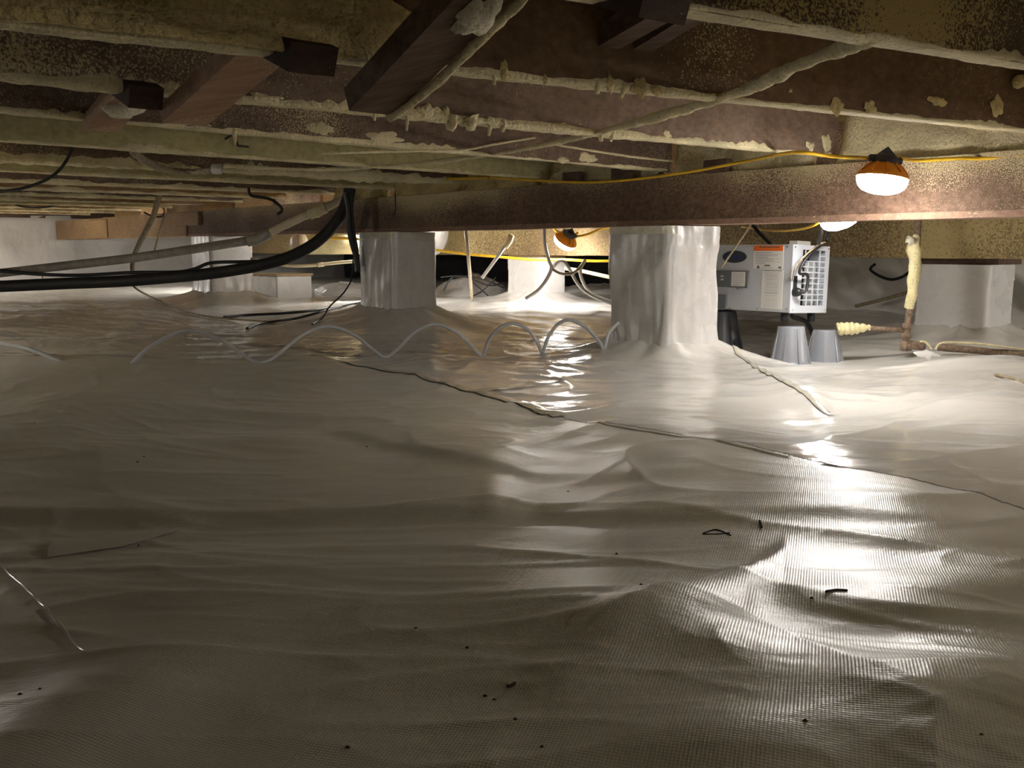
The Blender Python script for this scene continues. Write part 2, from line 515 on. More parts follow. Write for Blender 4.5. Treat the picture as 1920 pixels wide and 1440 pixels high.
def H(x, y):
    x = np.asarray(x, float); y = np.asarray(y, float)
    h = 0.075 * sm(5.0, 7.6, y - 0.25 * x) + 0.05 * sm(8.5, 12, y)
    h = h - 0.0 * np.exp(-((x - 1.5) ** 2 / .5 + (y - 4.95) ** 2 / .35) * .5)
    # broad relief
    wx = x + 0.35 * pnoise(x * .8 + 3, y * .8, 1); wy = y + 0.35 * pnoise(x * .8, y * .8 + 9, 2)
    far = sm(2.0, 5.5, y)
    h = h + 0.024 * pnoise(wx * 1.1, wy * 1.0 + 4, 3)
    h = h + 0.009 * pnoise(wx * 2.0 + 7, wy * 2.6, 4)
    # draped folds: soft ridges with creases
    r1 = 1 - np.abs(pnoise(wx * 1.7 + 2, wy * 2.8 + 1, 5)) * 2.2
    h = h + 0.008 * np.clip(r1, 0, 1) ** 3 * (.4 + .6 * sm(-.6, .8, x + .3 * y - .6))
    r2 = 1 - np.abs(pnoise(wx * 3.1 + 5, wy * 5.5 + 8, 6)) * 2.4
    h = h + (0.0022 + .0045 * far) * np.clip(r2, 0, 1) ** 3
    r3 = 1 - np.abs(pnoise(wx * 7 + 5, wy * 11 + 8, 8)) * 2.2
    msk = sm(-.1, .35, pnoise(x * 1.1 + 5, y * 1.1, 9))
    h = h + 0.0012 * np.clip(r3, 0, 1) ** 2 * msk
    h = h + 0.0009 * pnoise(wx * 9, wy * 15, 7)
    h = h + 0.0055 * pnoise(wx * 2.6 + 1, wy * 5.0 + 3, 14) * (.45 + .55 * sm(-1.2, .8, x))
    h = h + 0.0035 * pnoise(wx * 4.3 + 8, wy * 8.0 + 1, 15) * (.35 + .65 * sm(-.2, .9, x)) * (1 + 1.2 * far)
    # folds that can be told apart
    h = h + fold(x, y, [(-200, 966), (350, 968), (700, 963), (960, 961)], .022, .035, .35, .03)
    h = h + fold(x, y, [(960, 960), (1300, 967), (1560, 968), (1760, 985)], .012, .03, .22, .05)
    h = h + fold(x, y, [(-300, 690), (300, 688), (520, 686), (640, 690)], .045, .45, .16, .05)
    h = h + fold(x, y, [(100, 855), (370, 847), (480, 840), (640, 841)], .022, .14, .12, .07)
    h = h + fold(x, y, [(600, 808), (860, 862), (1000, 886), (1170, 886), (1330, 880)], .013, .055, .3, .08)
    h = h + fold(x, y, [(-100, 1042), (120, 1036), (350, 1000)], .006, .02, .15, .04)
    h = h + fold(x, y, [(1060, 1235), (1290, 1140), (1400, 1092), (1470, 1040)], .014, .10, .035, .06)
    h = h + fold(x, y, [(1380, 690), (1560, 770), (1700, 772), (1850, 740), (1960, 715)], .016, .2, .12, .05)
    h = h + bumpg(x, y, 1830, 690, .035, .25, .22)
    h = h - bumpg(x, y, 1600, 775, .035, .35, .14)
    h = h + bumpg(x, y, 1180, 1160, .022, .12, .10, .3) + bumpg(x, y, 1830, 1290, .028, .13, .09, .4)
    h = h - bumpg(x, y, 1560, 1180, .016, .16, .12) + bumpg(x, y, 1790, 1110, .018, .2, .06, .2)
    h = h + bumpg(x, y, 1380, 1230, .010, .06, .035) + bumpg(x, y, 1360, 1400, .012, .08, .05)
    h = h + bumpg(x, y, 180, 1330, .02, .07, .18, -.4)
    # hollow the machine stands in
    rr_ = np.sqrt((x - 1.5) ** 2 + ((y - 4.82) * 1.0) ** 2)
    kk = np.exp(-(rr_ / .52) ** 4)
    h = h * (1 - .9 * kk) - .055 * kk
    # mounds and drape around the piers
    for p in PIERS:
        dx = x - p['c'].x; dy = y - p['c'].y
        du = np.abs(dx * U.x + dy * U.y) - p['b'] / 2; dv = np.abs(dx * V.x + dy * V.y) - p['a'] / 2
        r = np.sqrt(np.maximum(du, 0) ** 2 + np.maximum(dv, 0) ** 2)
        k = np.exp(-(r / .33) ** 2)
        h = h * (1 - .8 * np.exp(-(r / .2) ** 2)) + p['zb'] * .8 * np.exp(-(r / .2) ** 2)
        ang = np.arctan2(dy, dx)
        h = h + .045 * k + .05 * np.exp(-r / .07) + .016 * pnoise(ang * 3.2 + p['px'], r * 1.5, 10) * np.exp(-(r / .3) ** 2)
    return h


def hz(x, y):
    return float(H(np.array([x]), np.array([y]))[0])


_ds = np.concatenate([np.linspace(.6, 4, 700), np.linspace(4.005, 13, 900)])


def onground(px, py, lift=0.0):
    """first point where the sight line through an image point meets the ground"""
    r = ray(px, py); r = r / r.y
    zz = CAM.z + r.z * _ds - H(r.x * _ds, _ds)
    k = int(np.argmax(zz < 0)) if (zz < 0).any() else len(_ds) - 1
    d = _ds[k]
    return Vector((r.x * d, d, hz(r.x * d, d) + lift))


def build_ground():
    nr, nc = 620, 860
    ys = 0.55 * (13.8 / 0.55) ** (np.linspace(0, 1, nr))
    As = np.linspace(-1.05, 1.05, nc)
    A, Y = np.meshgrid(As, ys)
    X = A * Y
    Hh = H(X, Y)
    la, ld = ground_line(SEAM)
    seam_d = np.interp(A, la, ld)
    # trim to inside of the room
    vv = X * V.x + Y * V.y; uu = X * U.x + Y * U.y
    inside = (vv < V_WALL + .02) & (uu < 7.2)
    idx = np.arange(nr * nc).reshape(nr, nc)
    quads = np.stack([idx[:-1, :-1], idx[:-1, 1:], idx[1:, 1:], idx[1:, :-1]], -1).reshape(-1, 4)
    qin = inside[:-1, :-1].reshape(-1)
    near = (Y < seam_d + .06)
    qnear = near[:-1, :-1].reshape(-1); farm = (Y > seam_d)
    qfar = farm[:-1, :-1].reshape(-1)
    def sub(sel, lift, name, mat, parent=None):
        q = quads[sel & qin]
        used = np.unique(q)
        remap = -np.ones(nr * nc, int); remap[used] = np.arange(len(used))
        zz = Hh.reshape(-1)[used] + lift.reshape(-1)[used]
        P = np.stack([X.reshape(-1)[used], Y.reshape(-1)[used], zz], -1).astype(np.float32)
        q = remap[q]
        me = bpy.data.meshes.new(name)
        me.vertices.add(len(P)); me.vertices.foreach_set('co', P.reshape(-1))
        me.loops.add(len(q) * 4); me.loops.foreach_set('vertex_index', q.reshape(-1).astype(np.int32))
        me.polygons.add(len(q)); me.polygons.foreach_set('loop_start', np.arange(0, len(q) * 4, 4, dtype=np.int32))
        me.polygons.foreach_set('loop_total', np.full(len(q), 4, np.int32))
        me.polygons.foreach_set('use_smooth', np.ones(len(q), bool))
        me.update(calc_edges=True); me.validate()
        me.materials.append(mat)
        o = bpy.data.objects.new(name, me); COL.objects.link(o); WORLD_LOC[o.name] = Vector((0, 0, 0))
        if parent: o.parent = parent
        return o
    fl = sub(qnear, -.0012 * (Y > seam_d), 'floor', M['liner_near'])
    prop(fl, 'white woven plastic ground liner draped over the crawl space soil', None, None, 'structure')
    sub(qfar, .0002 + 0 * Y, 'liner_sheet', M['liner_far'], fl)
    # the ground goes on behind and beside the camera
    mb = MB()
    outer = [(-9, -4), (9, -4), (9, .55), (-9, .55)]
    mb.add([Vector((x, y, -.06)) for x, y in outer], [(0, 1, 2, 3)])
    mb.add([Vector((1.05 * .55, .55, -.06)), Vector((9, .55, -.06)), Vector((9, 8.6, -.06))], [(0, 1, 2)])
    mb.add([Vector((-1.05 * .55, .55, -.06)), Vector((-12, 11.4, -.06)), Vector((-12, .55, -.06))], [(0, 1, 2)])
    mb.build('liner_margin', M['liner_near'], fl)
    return fl


floor = build_ground()


def strip(pts, w, name, mat, parent, lift=.004, n=60):
    """a band of tape lying on the ground"""
    P = spline([Vector((p.x, p.y, 0)) for p in pts], max(4, n // max(1, len(pts) - 1)))
    vs = []; fs = []
    for i, p in enumerate(P):
        t = (P[min(i + 1, len(P) - 1)] - P[max(i - 1, 0)]).normalized(); nrm = Vector((-t.y, t.x, 0))
        for k in range(5):
            q = p + nrm * (w * (k / 4 - .5) * 1)
            vs.append(Vector((q.x, q.y, hz(q.x, q.y) + lift + (.0015 if 0 < k < 4 else 0))))
    for i in range(len(P) - 1):
        for k in range(4):
            fs.append((i * 5 + k, i * 5 + k + 1, i * 5 + k + 6, i * 5 + k + 5))
    return mesh_obj(name, vs, fs, mat, parent, None, True)


G0 = lambda px, py: atZ(px, py, 0.0)
strip([G0(885, 733), G0(960, 752), G0(1050, 779)], .05, 'seam_tape', M['tape'], floor)
strip([G0(640, 692), G0(760, 708), G0(885, 733)], .05, 'seam_tape', M['tape'], floor)
strip([G0(885, 733), G0(950, 726), G0(1060, 705)], .06, 'seam_tape', M['tape'], floor)
strip([G0(470, 650), G0(560, 655), G0(670, 672)], .09, 'seam_tape', M['tape'], floor)
strip([G0(1372, 672), G0(1440, 712), G0(1500, 745), G0(1560, 770)], .026, 'seam_tape', M['tape'], floor)
strip([G0(8, 1072), G0(60, 1128), G0(105, 1180), G0(162, 1247)], .004, 'seam_tape', M['liner_far'], floor, .002)
strip([G0(1100, 790), G0(1300, 832), G0(1480, 868)], .012, 'seam_tape', M['tape'], floor, .002)
strip([G0(1540, 877), G0(1580, 885)], .03, 'seam_tape', M['tape'], floor, n=10)

# ------------------------------------------------------------------ walls, subfloor
def wall(name, p0, p1, z0, z1, mat, thick, wav=0.0, nseg=90, nz=14, seed=0, label=None):
    """wall sheet from p0 to p1 facing the room, slightly billowing"""
    d = (p1 - p0); n = Vector((-d.y, d.x, 0)).normalized()
    vs = []; fs = []
    for i in range(nseg + 1):
        s = i / nseg
        for j in range(nz + 1):
            t = j / nz
            off = wav * float(pnoise(s * d.length * 2.3, t * 2.2 + seed, seed)) + wav * .5 * float(pnoise(s * d.length * 6 + t * 3, t * 4, seed + 1))
            vs.append(p0 + d * s + n * off + Z * (z0 + (z1 - z0) * t))
    for i in range(nseg):
        for j in range(nz):
            fs.append((i * (nz + 1) + j, (i + 1) * (nz + 1) + j, (i + 1) * (nz + 1) + j + 1, i * (nz + 1) + j + 1))
    o = mesh_obj(name, vs, fs, mat, None, None, True)
    sol = o.modifiers.new('thick', 'SOLIDIFY'); sol.thickness = thick; sol.offset = 1
    prop(o, label, None, None, 'structure')
    return o


wall('wall_left', W(-3, V_WALL), W(7.2, V_WALL), -.1, .88, M['liner_wall'], .05, .05, 90, 14, 3, 'white liner hung over the far foundation wall')
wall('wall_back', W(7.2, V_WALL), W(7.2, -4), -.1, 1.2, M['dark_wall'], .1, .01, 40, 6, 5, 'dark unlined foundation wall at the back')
wall('wall_right', W(7.2, -4), W(-3, -4), -.1, 1.2, M['liner_wall'], .1, .02, 30, 6, 6, 'liner covered foundation wall out of view')
wall('wall_near', W(-3, -4), W(-3, V_WALL), -.1, 1.2, M['liner_wall'], .1, .02, 30, 6, 7, 'liner covered foundation wall behind the viewer')
# liner hung over the right part of the back wall
pA = atU(1480, 560, 6.6); pB = atU(2050, 560, 6.6)
wl = wall('wall_back_liner', Vector((pA.x, pA.y, 0)), Vector((pB.x, pB.y, 0)), -.05, .62, M['liner_wall'], .01, .10, 110, 30, 9, 'wrinkled liner sheet hung on the back wall')
wl.name = 'wall_back_liner'
mb = MB(); mb.box(W(-3.2, -4.2, Z_SUB), U * 10.6, V * (V_WALL + 4.4), Z * .03)
ce = mb.build('ceiling', M['subfloor']); prop(ce, 'subfloor boards coated in yellow spray foam above the joists', None, None, 'structure')
mb = MB(); mb.box(W(-3, V_WALL - .06, .85), U * 10.2, V * .06, Z * .27)
tr = mb.build('trim_1', M['wood_dark']); prop(tr, 'dark rim board above the far liner wall', None, None, 'structure')

# ------------------------------------------------------------------ lumber
JW = 0.045


def plank_mesh(p0, p1, side, w, h, nseg=40, wob=.002, seed=0, upv=Z):
    """board whose bottom front edge runs p0 -> p1; side = direction of its thickness; h along upv"""
    vs = []; fs = []
    ns = 8
    ring = [(0, 0), (.5, 0), (1, 0), (1, .5), (1, 1), (.5, 1), (0, 1), (0, .5)]
    for i in range(nseg + 1):
        s = i / nseg
        p = p0.lerp(p1, s)
        L = s * (p1 - p0).length
        for k, (a, c) in enumerate(ring):
            jx = wob * float(pnoise(L * 3.1, k * 1.7 + seed, seed)); jz = wob * float(pnoise(L * 3.7 + 9, k * 1.3 + seed, seed + 1))
            vs.append(p + side * (w * a + jx) + upv * (h * c + jz))
    for i in range(nseg):
        for k in range(ns):
            k2 = (k + 1) % ns
            fs.append((i * ns + k, (i + 1) * ns + k, (i + 1) * ns + k2, i * ns + k2))
    fs.append(tuple(range(ns))); fs.append(tuple(nseg * ns + k for k in range(ns))[::-1])
    return vs, fs


def bead(p0, p1, side, w, th, hf, hb, seed, parent, mat, step=.007, name='foam_bead', gaps=0.0, upv=Z):
    """irregular ribbon of spray foam wrapped round the lower edge of a board"""
    L = (p1 - p0).length; n = max(8, int(L / step))
    K = 9; vs = []; fs = []
    for i in range(n + 1):
        s = i / n; l = s * L
        p = p0.lerp(p1, s)
        big = float(pnoise(l * 1.3, seed * 3.3, seed)); fine = float(pnoise(l * 14, seed * 1.1, seed + 1))
        mid = float(pnoise(l * 4.5, seed * 2.1, seed + 2))
        amt = max(0.0, min(1.3, .65 + .8 * big + .35 * mid + gaps))
        fin2 = float(pnoise(l * 33, seed * .7, seed + 6))
        h1 = max(.001, hf * (amt + .9 * max(0, mid) + .4 * fine + .8 * fin2 * max(.1, .25 + mid * 1.5))); h2 = max(.001, hb * (amt + .6 * fine))
        t0 = th * .55 * (.2 + amt) * (1 + .35 * fine)
        base = [(-0.0, h1, -1, 0), (0, h1 * .55, -1, 0), (0, h1 * .15, -.8, -.5), (.08, 0, -.3, -1), (.35, 0, 0, -1), (.65, 0, 0, -1), (.92, 0, .3, -1), (1, h2 * .2, .8, -.5), (1, h2, 1, 0)]
        prof = [0.0, .45, .8, .95, 1, 1, .95, .8, 0.0]
        for k in range(K):
            a, c, nx, nz = base[k]
            t = t0 * prof[k] * (1 + .5 * float(pnoise(l * 22, k * .9, seed + 3))) + .0006
            vs.append(p + side * (w * a + nx * t) + upv * (c + nz * t))
    for i in range(n):
        for k in range(K - 1):
            fs.append((i * K + k, i * K + k + 1, (i + 1) * K + k + 1, (i + 1) * K + k))
    return mesh_obj(name, vs, fs, mat, parent, None, True)


def splat(c, ex, ey, en, rx, ry, th, seed, parent, mat, name='foam_smear'):
    """irregular blob of foam on a face: centre, in-plane axes, normal"""
    n = 26; vs = [c + en * th]; fs = []
    for rr, hh in ((.3, 1.0), (.6, .9), (.85, .6), (1.0, 0.0)):
        for k in range(n):
            a = 2 * math.pi * k / n
            q = 1 + .5 * float(pnoise(math.cos(a) * 1.3 + seed * 3.7, math.sin(a) * 1.3 + seed, seed)) + .16 * float(pnoise(math.cos(a) * 4 + seed, math.sin(a) * 4 + 7, seed + 4))
            vs.append(c + (ex * math.cos(a) * rx + ey * math.sin(a) * ry) * rr * q + en * (th * hh * 1 - .0005))
    for k in range(n):
        k2 = (k + 1) % n
        fs.append((0, 1 + k, 1 + k2))
        for j in range(3):
            fs.append((1 + j * n + k, 1 + (j + 1) * n + k, 1 + (j + 1) * n + k2, 1 + j * n + k2))
    return mesh_obj(name, vs, fs, mat, parent, None, True)


JOISTS = {}


def joist(key, a, b, mat, label, v0, v1, foam=M['foam'], hf=.012, th=.006, seed=1, h=.245, u_lo=-1.6, u_hi=U_G1 + .04, group='floor joists in the near bay', gaps=0.0, clip=True, w=JW):
    """joist through two image points of its bottom edge, standing at v0 / v1"""
    A = atV(a[0], a[1], v0); B = atV(b[0], b[1], v1)
    d = (B - A)
    ua, ub = A.dot(U), B.dot(U)
    def at(u):
        p = A + d * ((u - ua) / (ub - ua))
        p.z = min(max(p.z, Z_J - .055), Z_J + .06)
        return p
    p0, p1 = at(u_lo), at(u_hi)
    o = empty('floor_joist', (p0 + p1) / 2)
    prop(o, label, 'joist', group)
    # built in two spans so the clamped ends keep the visible line straight
    mids = [u_lo + (u_hi - u_lo) * k / 10 for k in range(11)]
    P = [at(u) for u in mids]
    vs, fs = plank_mesh(P[0], P[-1], V, w, h, 40, .0025, seed)
    ns = 8
    for i in range(41):
        s = i / 40; tgt = at(u_lo + (u_hi - u_lo) * s); lin = P[0].lerp(P[-1], s)
        for k in range(ns): vs[i * ns + k] += (tgt - lin)
    for q in vs:
        q.z = min(q.z, Z_SUB + .002)
    mesh_obj('board', vs, fs, mat, o)
    if foam:
        bead(at(max(u_lo, -.6)), at(u_hi - .03), V, w, th, hf, hf, seed, o, foam, gaps=gaps)
    JOISTS[key] = (o, at)
    return o


joist('Jm', (1720, -2), (1920, 74), M['wood_bridge_dark'], 'near-black joist cutting across the top right corner', .62, .60, None, seed=21)
joist('J0', (1340, 26), (1920, 118), M['wood_j_heavy'], 'joist speckled all over with yellow overspray, second from the top right corner', 1.0, .93, M['foam'], .010, .005, 2, gaps=.3)
joist('J1', (0, 42), (1920, 243), M['wood_j_clean'], 'long dark brown joist thickly foamed at its left end', 1.72, 1.50, M['foam'], .010, .006, 3, gaps=.15)
joist('J2', (0, 144), (1500, 286), M['wood_red'], 'reddish joist ending in cream foam left of the nearest lamp', 2.36, 2.30, M['foam'], .014, .008, 4, gaps=.15)
joist('J3', (0, 207), (1200, 316), M['wood_j_spray'], 'purple-brown joist crossed by a thin stringy cable', 3.0, 3.12, M['foam'], .010, .006, 5)
joist('J4', (0, 263), (1110, 341), M['wood_pt'], 'pale greenish treated joist with a clean saw grain', 3.78, 3.95, M['foam'], .012, .006, 6, u_hi=U_G1 + .12)
zj = lambda px, v: atV(px, 300, v)
far = [(4.62, 'wood_j_spray', 'oversprayed joist just behind the pale greenish joist'),
       (5.35, 'wood_pt', 'foam lipped pale joist above the black pipe bend'),
       (6.1, 'wood_j_spray', 'sixth joist behind the diagonal braces, dusty brown'),
       (6.85, 'wood_warm', 'tan joist just in front of the hanging tan pipe'),
       (7.6, 'wood_j_spray', 'dusty brown joist behind the hanging tan pipe'),
       (8.35, 'wood_warm', 'yellow lit joist well back on the left'),
       (9.1, 'wood_pt', 'pale joist near the far liner wall'),
       (9.9, 'wood_warm', 'warm lit joist close to the far liner wall'),
       (10.7, 'wood_warm', 'second last joist before the far liner wall'),
       (11.5, 'wood_warm', 'last joist before the far liner wall')]
for i, (vj, mk, lab) in enumerate(far):
    o = empty('floor_joist', W(1.5, vj, Z_J)); prop(o, lab, 'joist', 'floor joists in the near bay')
    p0 = W(-1.5, vj, Z_J + .004 * math.sin(i * 2.1)); p1 = W(U_G1 + .05, vj + .05, Z_J)
    vs, fs = plank_mesh(p0, p1, V, JW, .245, 24, .003, 30 + i)
    mesh_obj('board', vs, fs, M[mk], o)
    bead(p0, p1, V, JW, .010 if i else .022, .016 if i else .03, .016, 40 + i, o, M['foam'], step=.03 if i else .012, gaps=.1)
# joists of the bay beyond the first girder
for i in range(15):
    vj = .55 + i * .75
    o = empty('floor_joist', W(4.3, vj, Z_J - .12))
    prop(o, ('first', 'second', 'third', 'fourth', 'fifth', 'sixth', 'seventh', 'eighth', 'ninth', 'tenth', 'eleventh', 'twelfth', 'thirteenth', 'fourteenth', 'fifteenth')[i] + ' joist from the right in the bay beyond the near girder', 'joist', 'floor joists beyond the first girder')
    vs, fs = plank_mesh(W(U_G1 + .16, vj, Z_J - .07), W(U_G2 + .6, vj, Z_J - .15), V, JW, .31, 8, .003, 60 + i)
    mesh_obj('board', vs, fs, M['wood_warm'] if i % 3 else M['wood_j_spray'], o)

# foamed blocking between the joists over the girder
blocks = [(-.2, .9), (.98, 1.46), (1.55, 2.24), (2.36, 3.05), (3.16, 3.9), (4.0, 4.6), (4.68, 5.35), (5.45, 6.1)]
blab = ['foamed blocking over the girder beyond the right edge', 'foamed blocking at the far right above the girder', 'big cream foamed blocking above the nearest lamp', 'foamed blocking over the girder left of the nearest lamp', 'foamed blocking between reddish and pale joist ends',
        'foamed blocking at the end of the pale greenish joist', 'shadowed blocking over the girder above the black hose', 'shadowed blocking over the girder near the tan pipe']
for i, (va, vb) in enumerate(blocks):
    vs = []; fs = []; nu, nz_ = 26, 10
    for k in range(nu + 1):
        for j in range(nz_ + 1):
            s = k / nu; t = j / nz_
            off = .03 * float(pnoise(s * (vb - va) * 4 + i * 7, t * 1.5, 12)) + .012 * float(pnoise(s * (vb - va) * 15 + i, t * 5, 13))
            vs.append(W(U_G1 + .02 + off - .05 * (1 - t) ** 3, va + (vb - va) * s, Z_GT - .005 + (Z_SUB - Z_GT + .01) * t))
    for k in range(nu):
        for j in range(nz_):
            q = k * (nz_ + 1) + j
            fs.append((q, q + 1, q + nz_ + 2, q + nz_ + 1))
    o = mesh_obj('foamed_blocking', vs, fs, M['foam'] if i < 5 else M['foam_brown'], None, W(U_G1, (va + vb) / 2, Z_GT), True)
    s_ = o.modifiers.new('thick', 'SOLIDIFY'); s_.thickness = .05; s_.offset = -1
    prop(o, blab[i], 'blocking', 'foamed blocking over the girder')


# girders
def girder(name, u, va, vb, z0, z1, wd, mat, label, seed, wob=.004):
    o = empty(name, W(u, (va + vb) / 2, z0)); prop(o, label, 'girder')
    p0 = W(u - wd / 2, va, z0 if not callable(z0) else z0(va)); p1 = W(u - wd / 2, vb, z0)
    vs, fs = plank_mesh(p0, p1, U, wd, z1 - z0, 70, wob, seed)
    mesh_obj('timber', vs, fs, mat, o, None, False, .004)
    return o


g1 = girder('girder_beam', U_G1, -1.5, 8.55, Z_GB, Z_GT, .14, M['wood_girder'], 'long brown girder speckled with foam behind the nearest lamp', 80)
vs, fs = plank_mesh(W(U_G1 - .075, -1.5, Z_GB - .003), W(U_G1 - .075, 8.5, Z_GB - .003), U, .15, .022, 60, .002, 83)
mesh_obj('bottom_plate', vs, fs, M['wood_plate'], g1)
g3 = girder('girder_beam', U_G1 - .015, 8.5, V_WALL - .1, Z_GB, Z_GT + .0, .14, M['wood_girder_left'], 'tan girder end bearing on the far liner wall', 85)
MB().box(W(U_G1 - .10, 8.2, Z_GB + .09), V * .5, U * .03, Z * .11).build('lap_block', M['wood_girder_left'], g3, None, False, .003)
MB().box(W(U_G1 - .10, 10.55, Z_GB + .01), V * .7, U * .03, Z * .18).build('lap_block', M['wood_warm'], g3, None, False, .003)
g2 = girder('girder_beam', U_G2, -1.5, V_WALL - .1, .452, .70, .14, M['wood_girder_far'], 'far girder coated in yellow foam behind the dehumidifier', 87, .006)
# shims between far girder and its piers
pr = PIERS[2]
mb = MB(); mb.box(pr['c'] - V * .24 - U * .13 + Z * .419, V * .46, U * .26, Z * .032)
o = mb.build('shim_plank', M['wood_dark'], None, pr['c'] + Z * .42, False, .003); prop(o, 'dark shim plank on the broad wrapped pier at the right', 'shim')
pr = PIERS[3]
mb = MB(); mb.box(pr['c'] - V * .2 - U * .13 + Z * .436, V * .4, U * .26, Z * .016)
o = mb.build('shim_plank', M['wood_warm'], None, pr['c'] + Z * .44, False, .002); prop(o, 'thin shim plank on the distant pier below the small lamp', 'shim')
# shim blocks on the near girder
for (px, py, lab) in ((1168, 338, 'dark shim block on the girder below the yellow cord'), (1345, 312, 'small dark shim block on the girder right of centre'), (1075, 345, 'dark shim at the end of the pale greenish joist')):
    p = atU(px, py, U_G1 - .06)
    mb = MB(); mb.box(Vector((p.x, p.y, Z_GT + .001)) - V * .06 - U * .02, V * .12, U * .035, Z * .05)
    o = mb.build('shim_block', M['wood_dark'], None, p, False, .004); prop(o, lab, 'shim')


# cross bridging
def brace(px_lo, u, v_lo, z_lo, v_hi, z_hi, wu, th, mat, label, seed, foam=False):
    """diagonal board between two joists at constant u"""
    a = W(u, v_lo, z_lo); b_ = W(u, v_hi, z_hi)
    t = (b_ - a).normalized(); nrm = U.cross(t).normalized()
    if nrm.z < 0: nrm = -nrm
    vs, fs = plank_mesh(a, b_, U, wu, th, 26, .0018, seed, nrm)
    o = mesh_obj('bridging_board', vs, fs, mat, None, a, False, .0)
    prop(o, label, 'brace', 'diagonal bridging boards between joists')
    return o, a, b_


jz = lambda k, u: JOISTS[k][1](u)
def jv(k, u): return jz(k, u).dot(V)
# boards that rise from the far joist toward the camera
def brace_img(lo, key_lo, dv, hi, v_hi, wu, th, mat, label, seed):
    """board whose lower end shows at image point lo against joist key_lo and that passes image point hi on its way toward the camera"""
    v_lo = jv(key_lo, 1.2) + dv
    a = atV(lo[0], lo[1], v_lo); u = a.dot(U)
    q = atU(hi[0], hi[1], u)
    k = (v_hi - v_lo) / (q.dot(V) - v_lo)
    b_ = a + (q - a) * k
    if b_.z > Z_SUB - .01: b_ = a + (b_ - a) * ((Z_SUB - .01 - a.z) / (b_.z - a.z))
    return brace(0, u - wu / 2, v_lo, a.z, b_.dot(V), b_.z, wu, th, mat, label, seed)


B1, B1a, B1b = brace_img((697, 212), 'J1', -.012, (905, 0), jv('J0', 1.0) + .05, .095, .045, M['wood_bridge'], 'broad rough-sawn brace at the top centre with a foam strand', 91)
brace_img((345, 234), 'J2', -.012, (478, 120), jv('J1', 1.0) + .05, .105, .04, M['wood_bridge_pink'], 'pinkish brace dusted with foam at the upper left', 92)
B3, B3a, B3b = brace_img((190, 246), 'J3', -.012, (240, 192), jv('J2', 1.0) + .05, .095, .04, M['wood_bridge_pink'], 'leftmost brace with a pale foam lump on it', 93)
brace_img((1132, 96), 'J1', -.012, (1300, 0), jv('J0', 1.6) + .05, .062, .045, M['wood_bridge'], 'dark brown brace crossing under the top edge, right of centre', 94)
brace_img((1190, 104), 'J1', -.012, (1362, 0), jv('J0', 1.6) + .05, .058, .04, M['wood_bridge'], 'second brace lying against the one right of the top centre', 99)
# boards whose cut end hangs below the near joist
uB = .83
brace(0, uB, jv('J1', uB) - .05, Z_J - .068, jv('J1', uB) + .10, Z_J - .010, .09, .05, M['wood_bridge_dark'], 'dark brace stub with a splintered end below the foamed joist', 95)
uB = .79
brace(0, uB, jv('J2', uB) - .03, Z_J - .06, jv('J3', uB) - .01, Z_SUB - .05, .075, .05, M['wood_bridge_dark'], 'blackened brace stub hanging beside the leftmost brace', 96)
uB = 1.0
brace(0, uB, jv('J0', uB) - .045, Z_J - .068, jv('J0', uB) + .16, Z_J + .005, .09, .05, M['wood_bridge_dark'], 'dark brace with square cut end at the top centre', 97)

# foam on braces
c = B3a.lerp(B3b, .3)
t = (B3b - B3a).normalized(); nn = U.cross(t).normalized(); nn = nn if nn.z < 0 else -nn
splat(c + U * .05 + nn * .001, U, t, nn, .05, .06, .018, 5, B3, M['foam_white'], 'foam_lump')

# foam layer on the left end of J1, and smears
def face_layer(key, px0, px1, zlo, zhi, th, seed, mat, name='foam_layer', ragged=.05, step=.014):
    o, at = JOISTS[key]
    v = at(1.0).dot(V)
    u0 = atV(px0, 60, v).dot(U); u1 = atV(px1, 60, v).dot(U)
    n = int((u1 - u0) / step); nzz = 14
    vs = []; fs = []
    for i in range(n + 1):
        s = i / n
        for j in range(nzz + 1):
            t = j / nzz
            uu = u0 + (u1 - u0) * s
            uu += ragged * s ** 6 * float(pnoise(t * 5, seed, seed)) * 1.5
            p = at(uu)
            edge = min(1, s * 8 + .3) * min(1, (1 - s) * 10)
            low = zlo + .012 * float(pnoise(uu * 4, seed + 2, seed))
            lip = math.exp(-(t / .1) ** 2)
            off = th * (.5 + .7 * float(pnoise(uu * 3, t * 2 + seed, seed)) + .35 * float(pnoise(uu * 9, t * 6, seed + 1))) + th * .7 * lip
            vs.append(Vector((p.x, p.y, p.z + low + (zhi - zlo) * t)) - V * (max(.002, off) * edge + .001))
    for i in range(n):
        for j in range(nzz):
            q = i * (nzz + 1) + j
            fs.append((q, q + nzz + 1, q + nzz + 2, q + 1))
    ob = mesh_obj(name, vs, fs, mat, o, None, True)
    s_ = ob.modifiers.new('thick', 'SOLIDIFY'); s_.thickness = .008; s_.offset = 1
    return ob


face_layer('J1', -400, 740, -.004, .25, .03, 5, M['foam_brown'], ragged=.09)

def on_face(key, px, py):
    o, at = JOISTS[key]
    v = at(1.5).dot(V)
    for _ in range(3):
        p = atV(px, py, v); v = at(p.dot(U)).dot(V)
    return atV(px, py, v - .001)


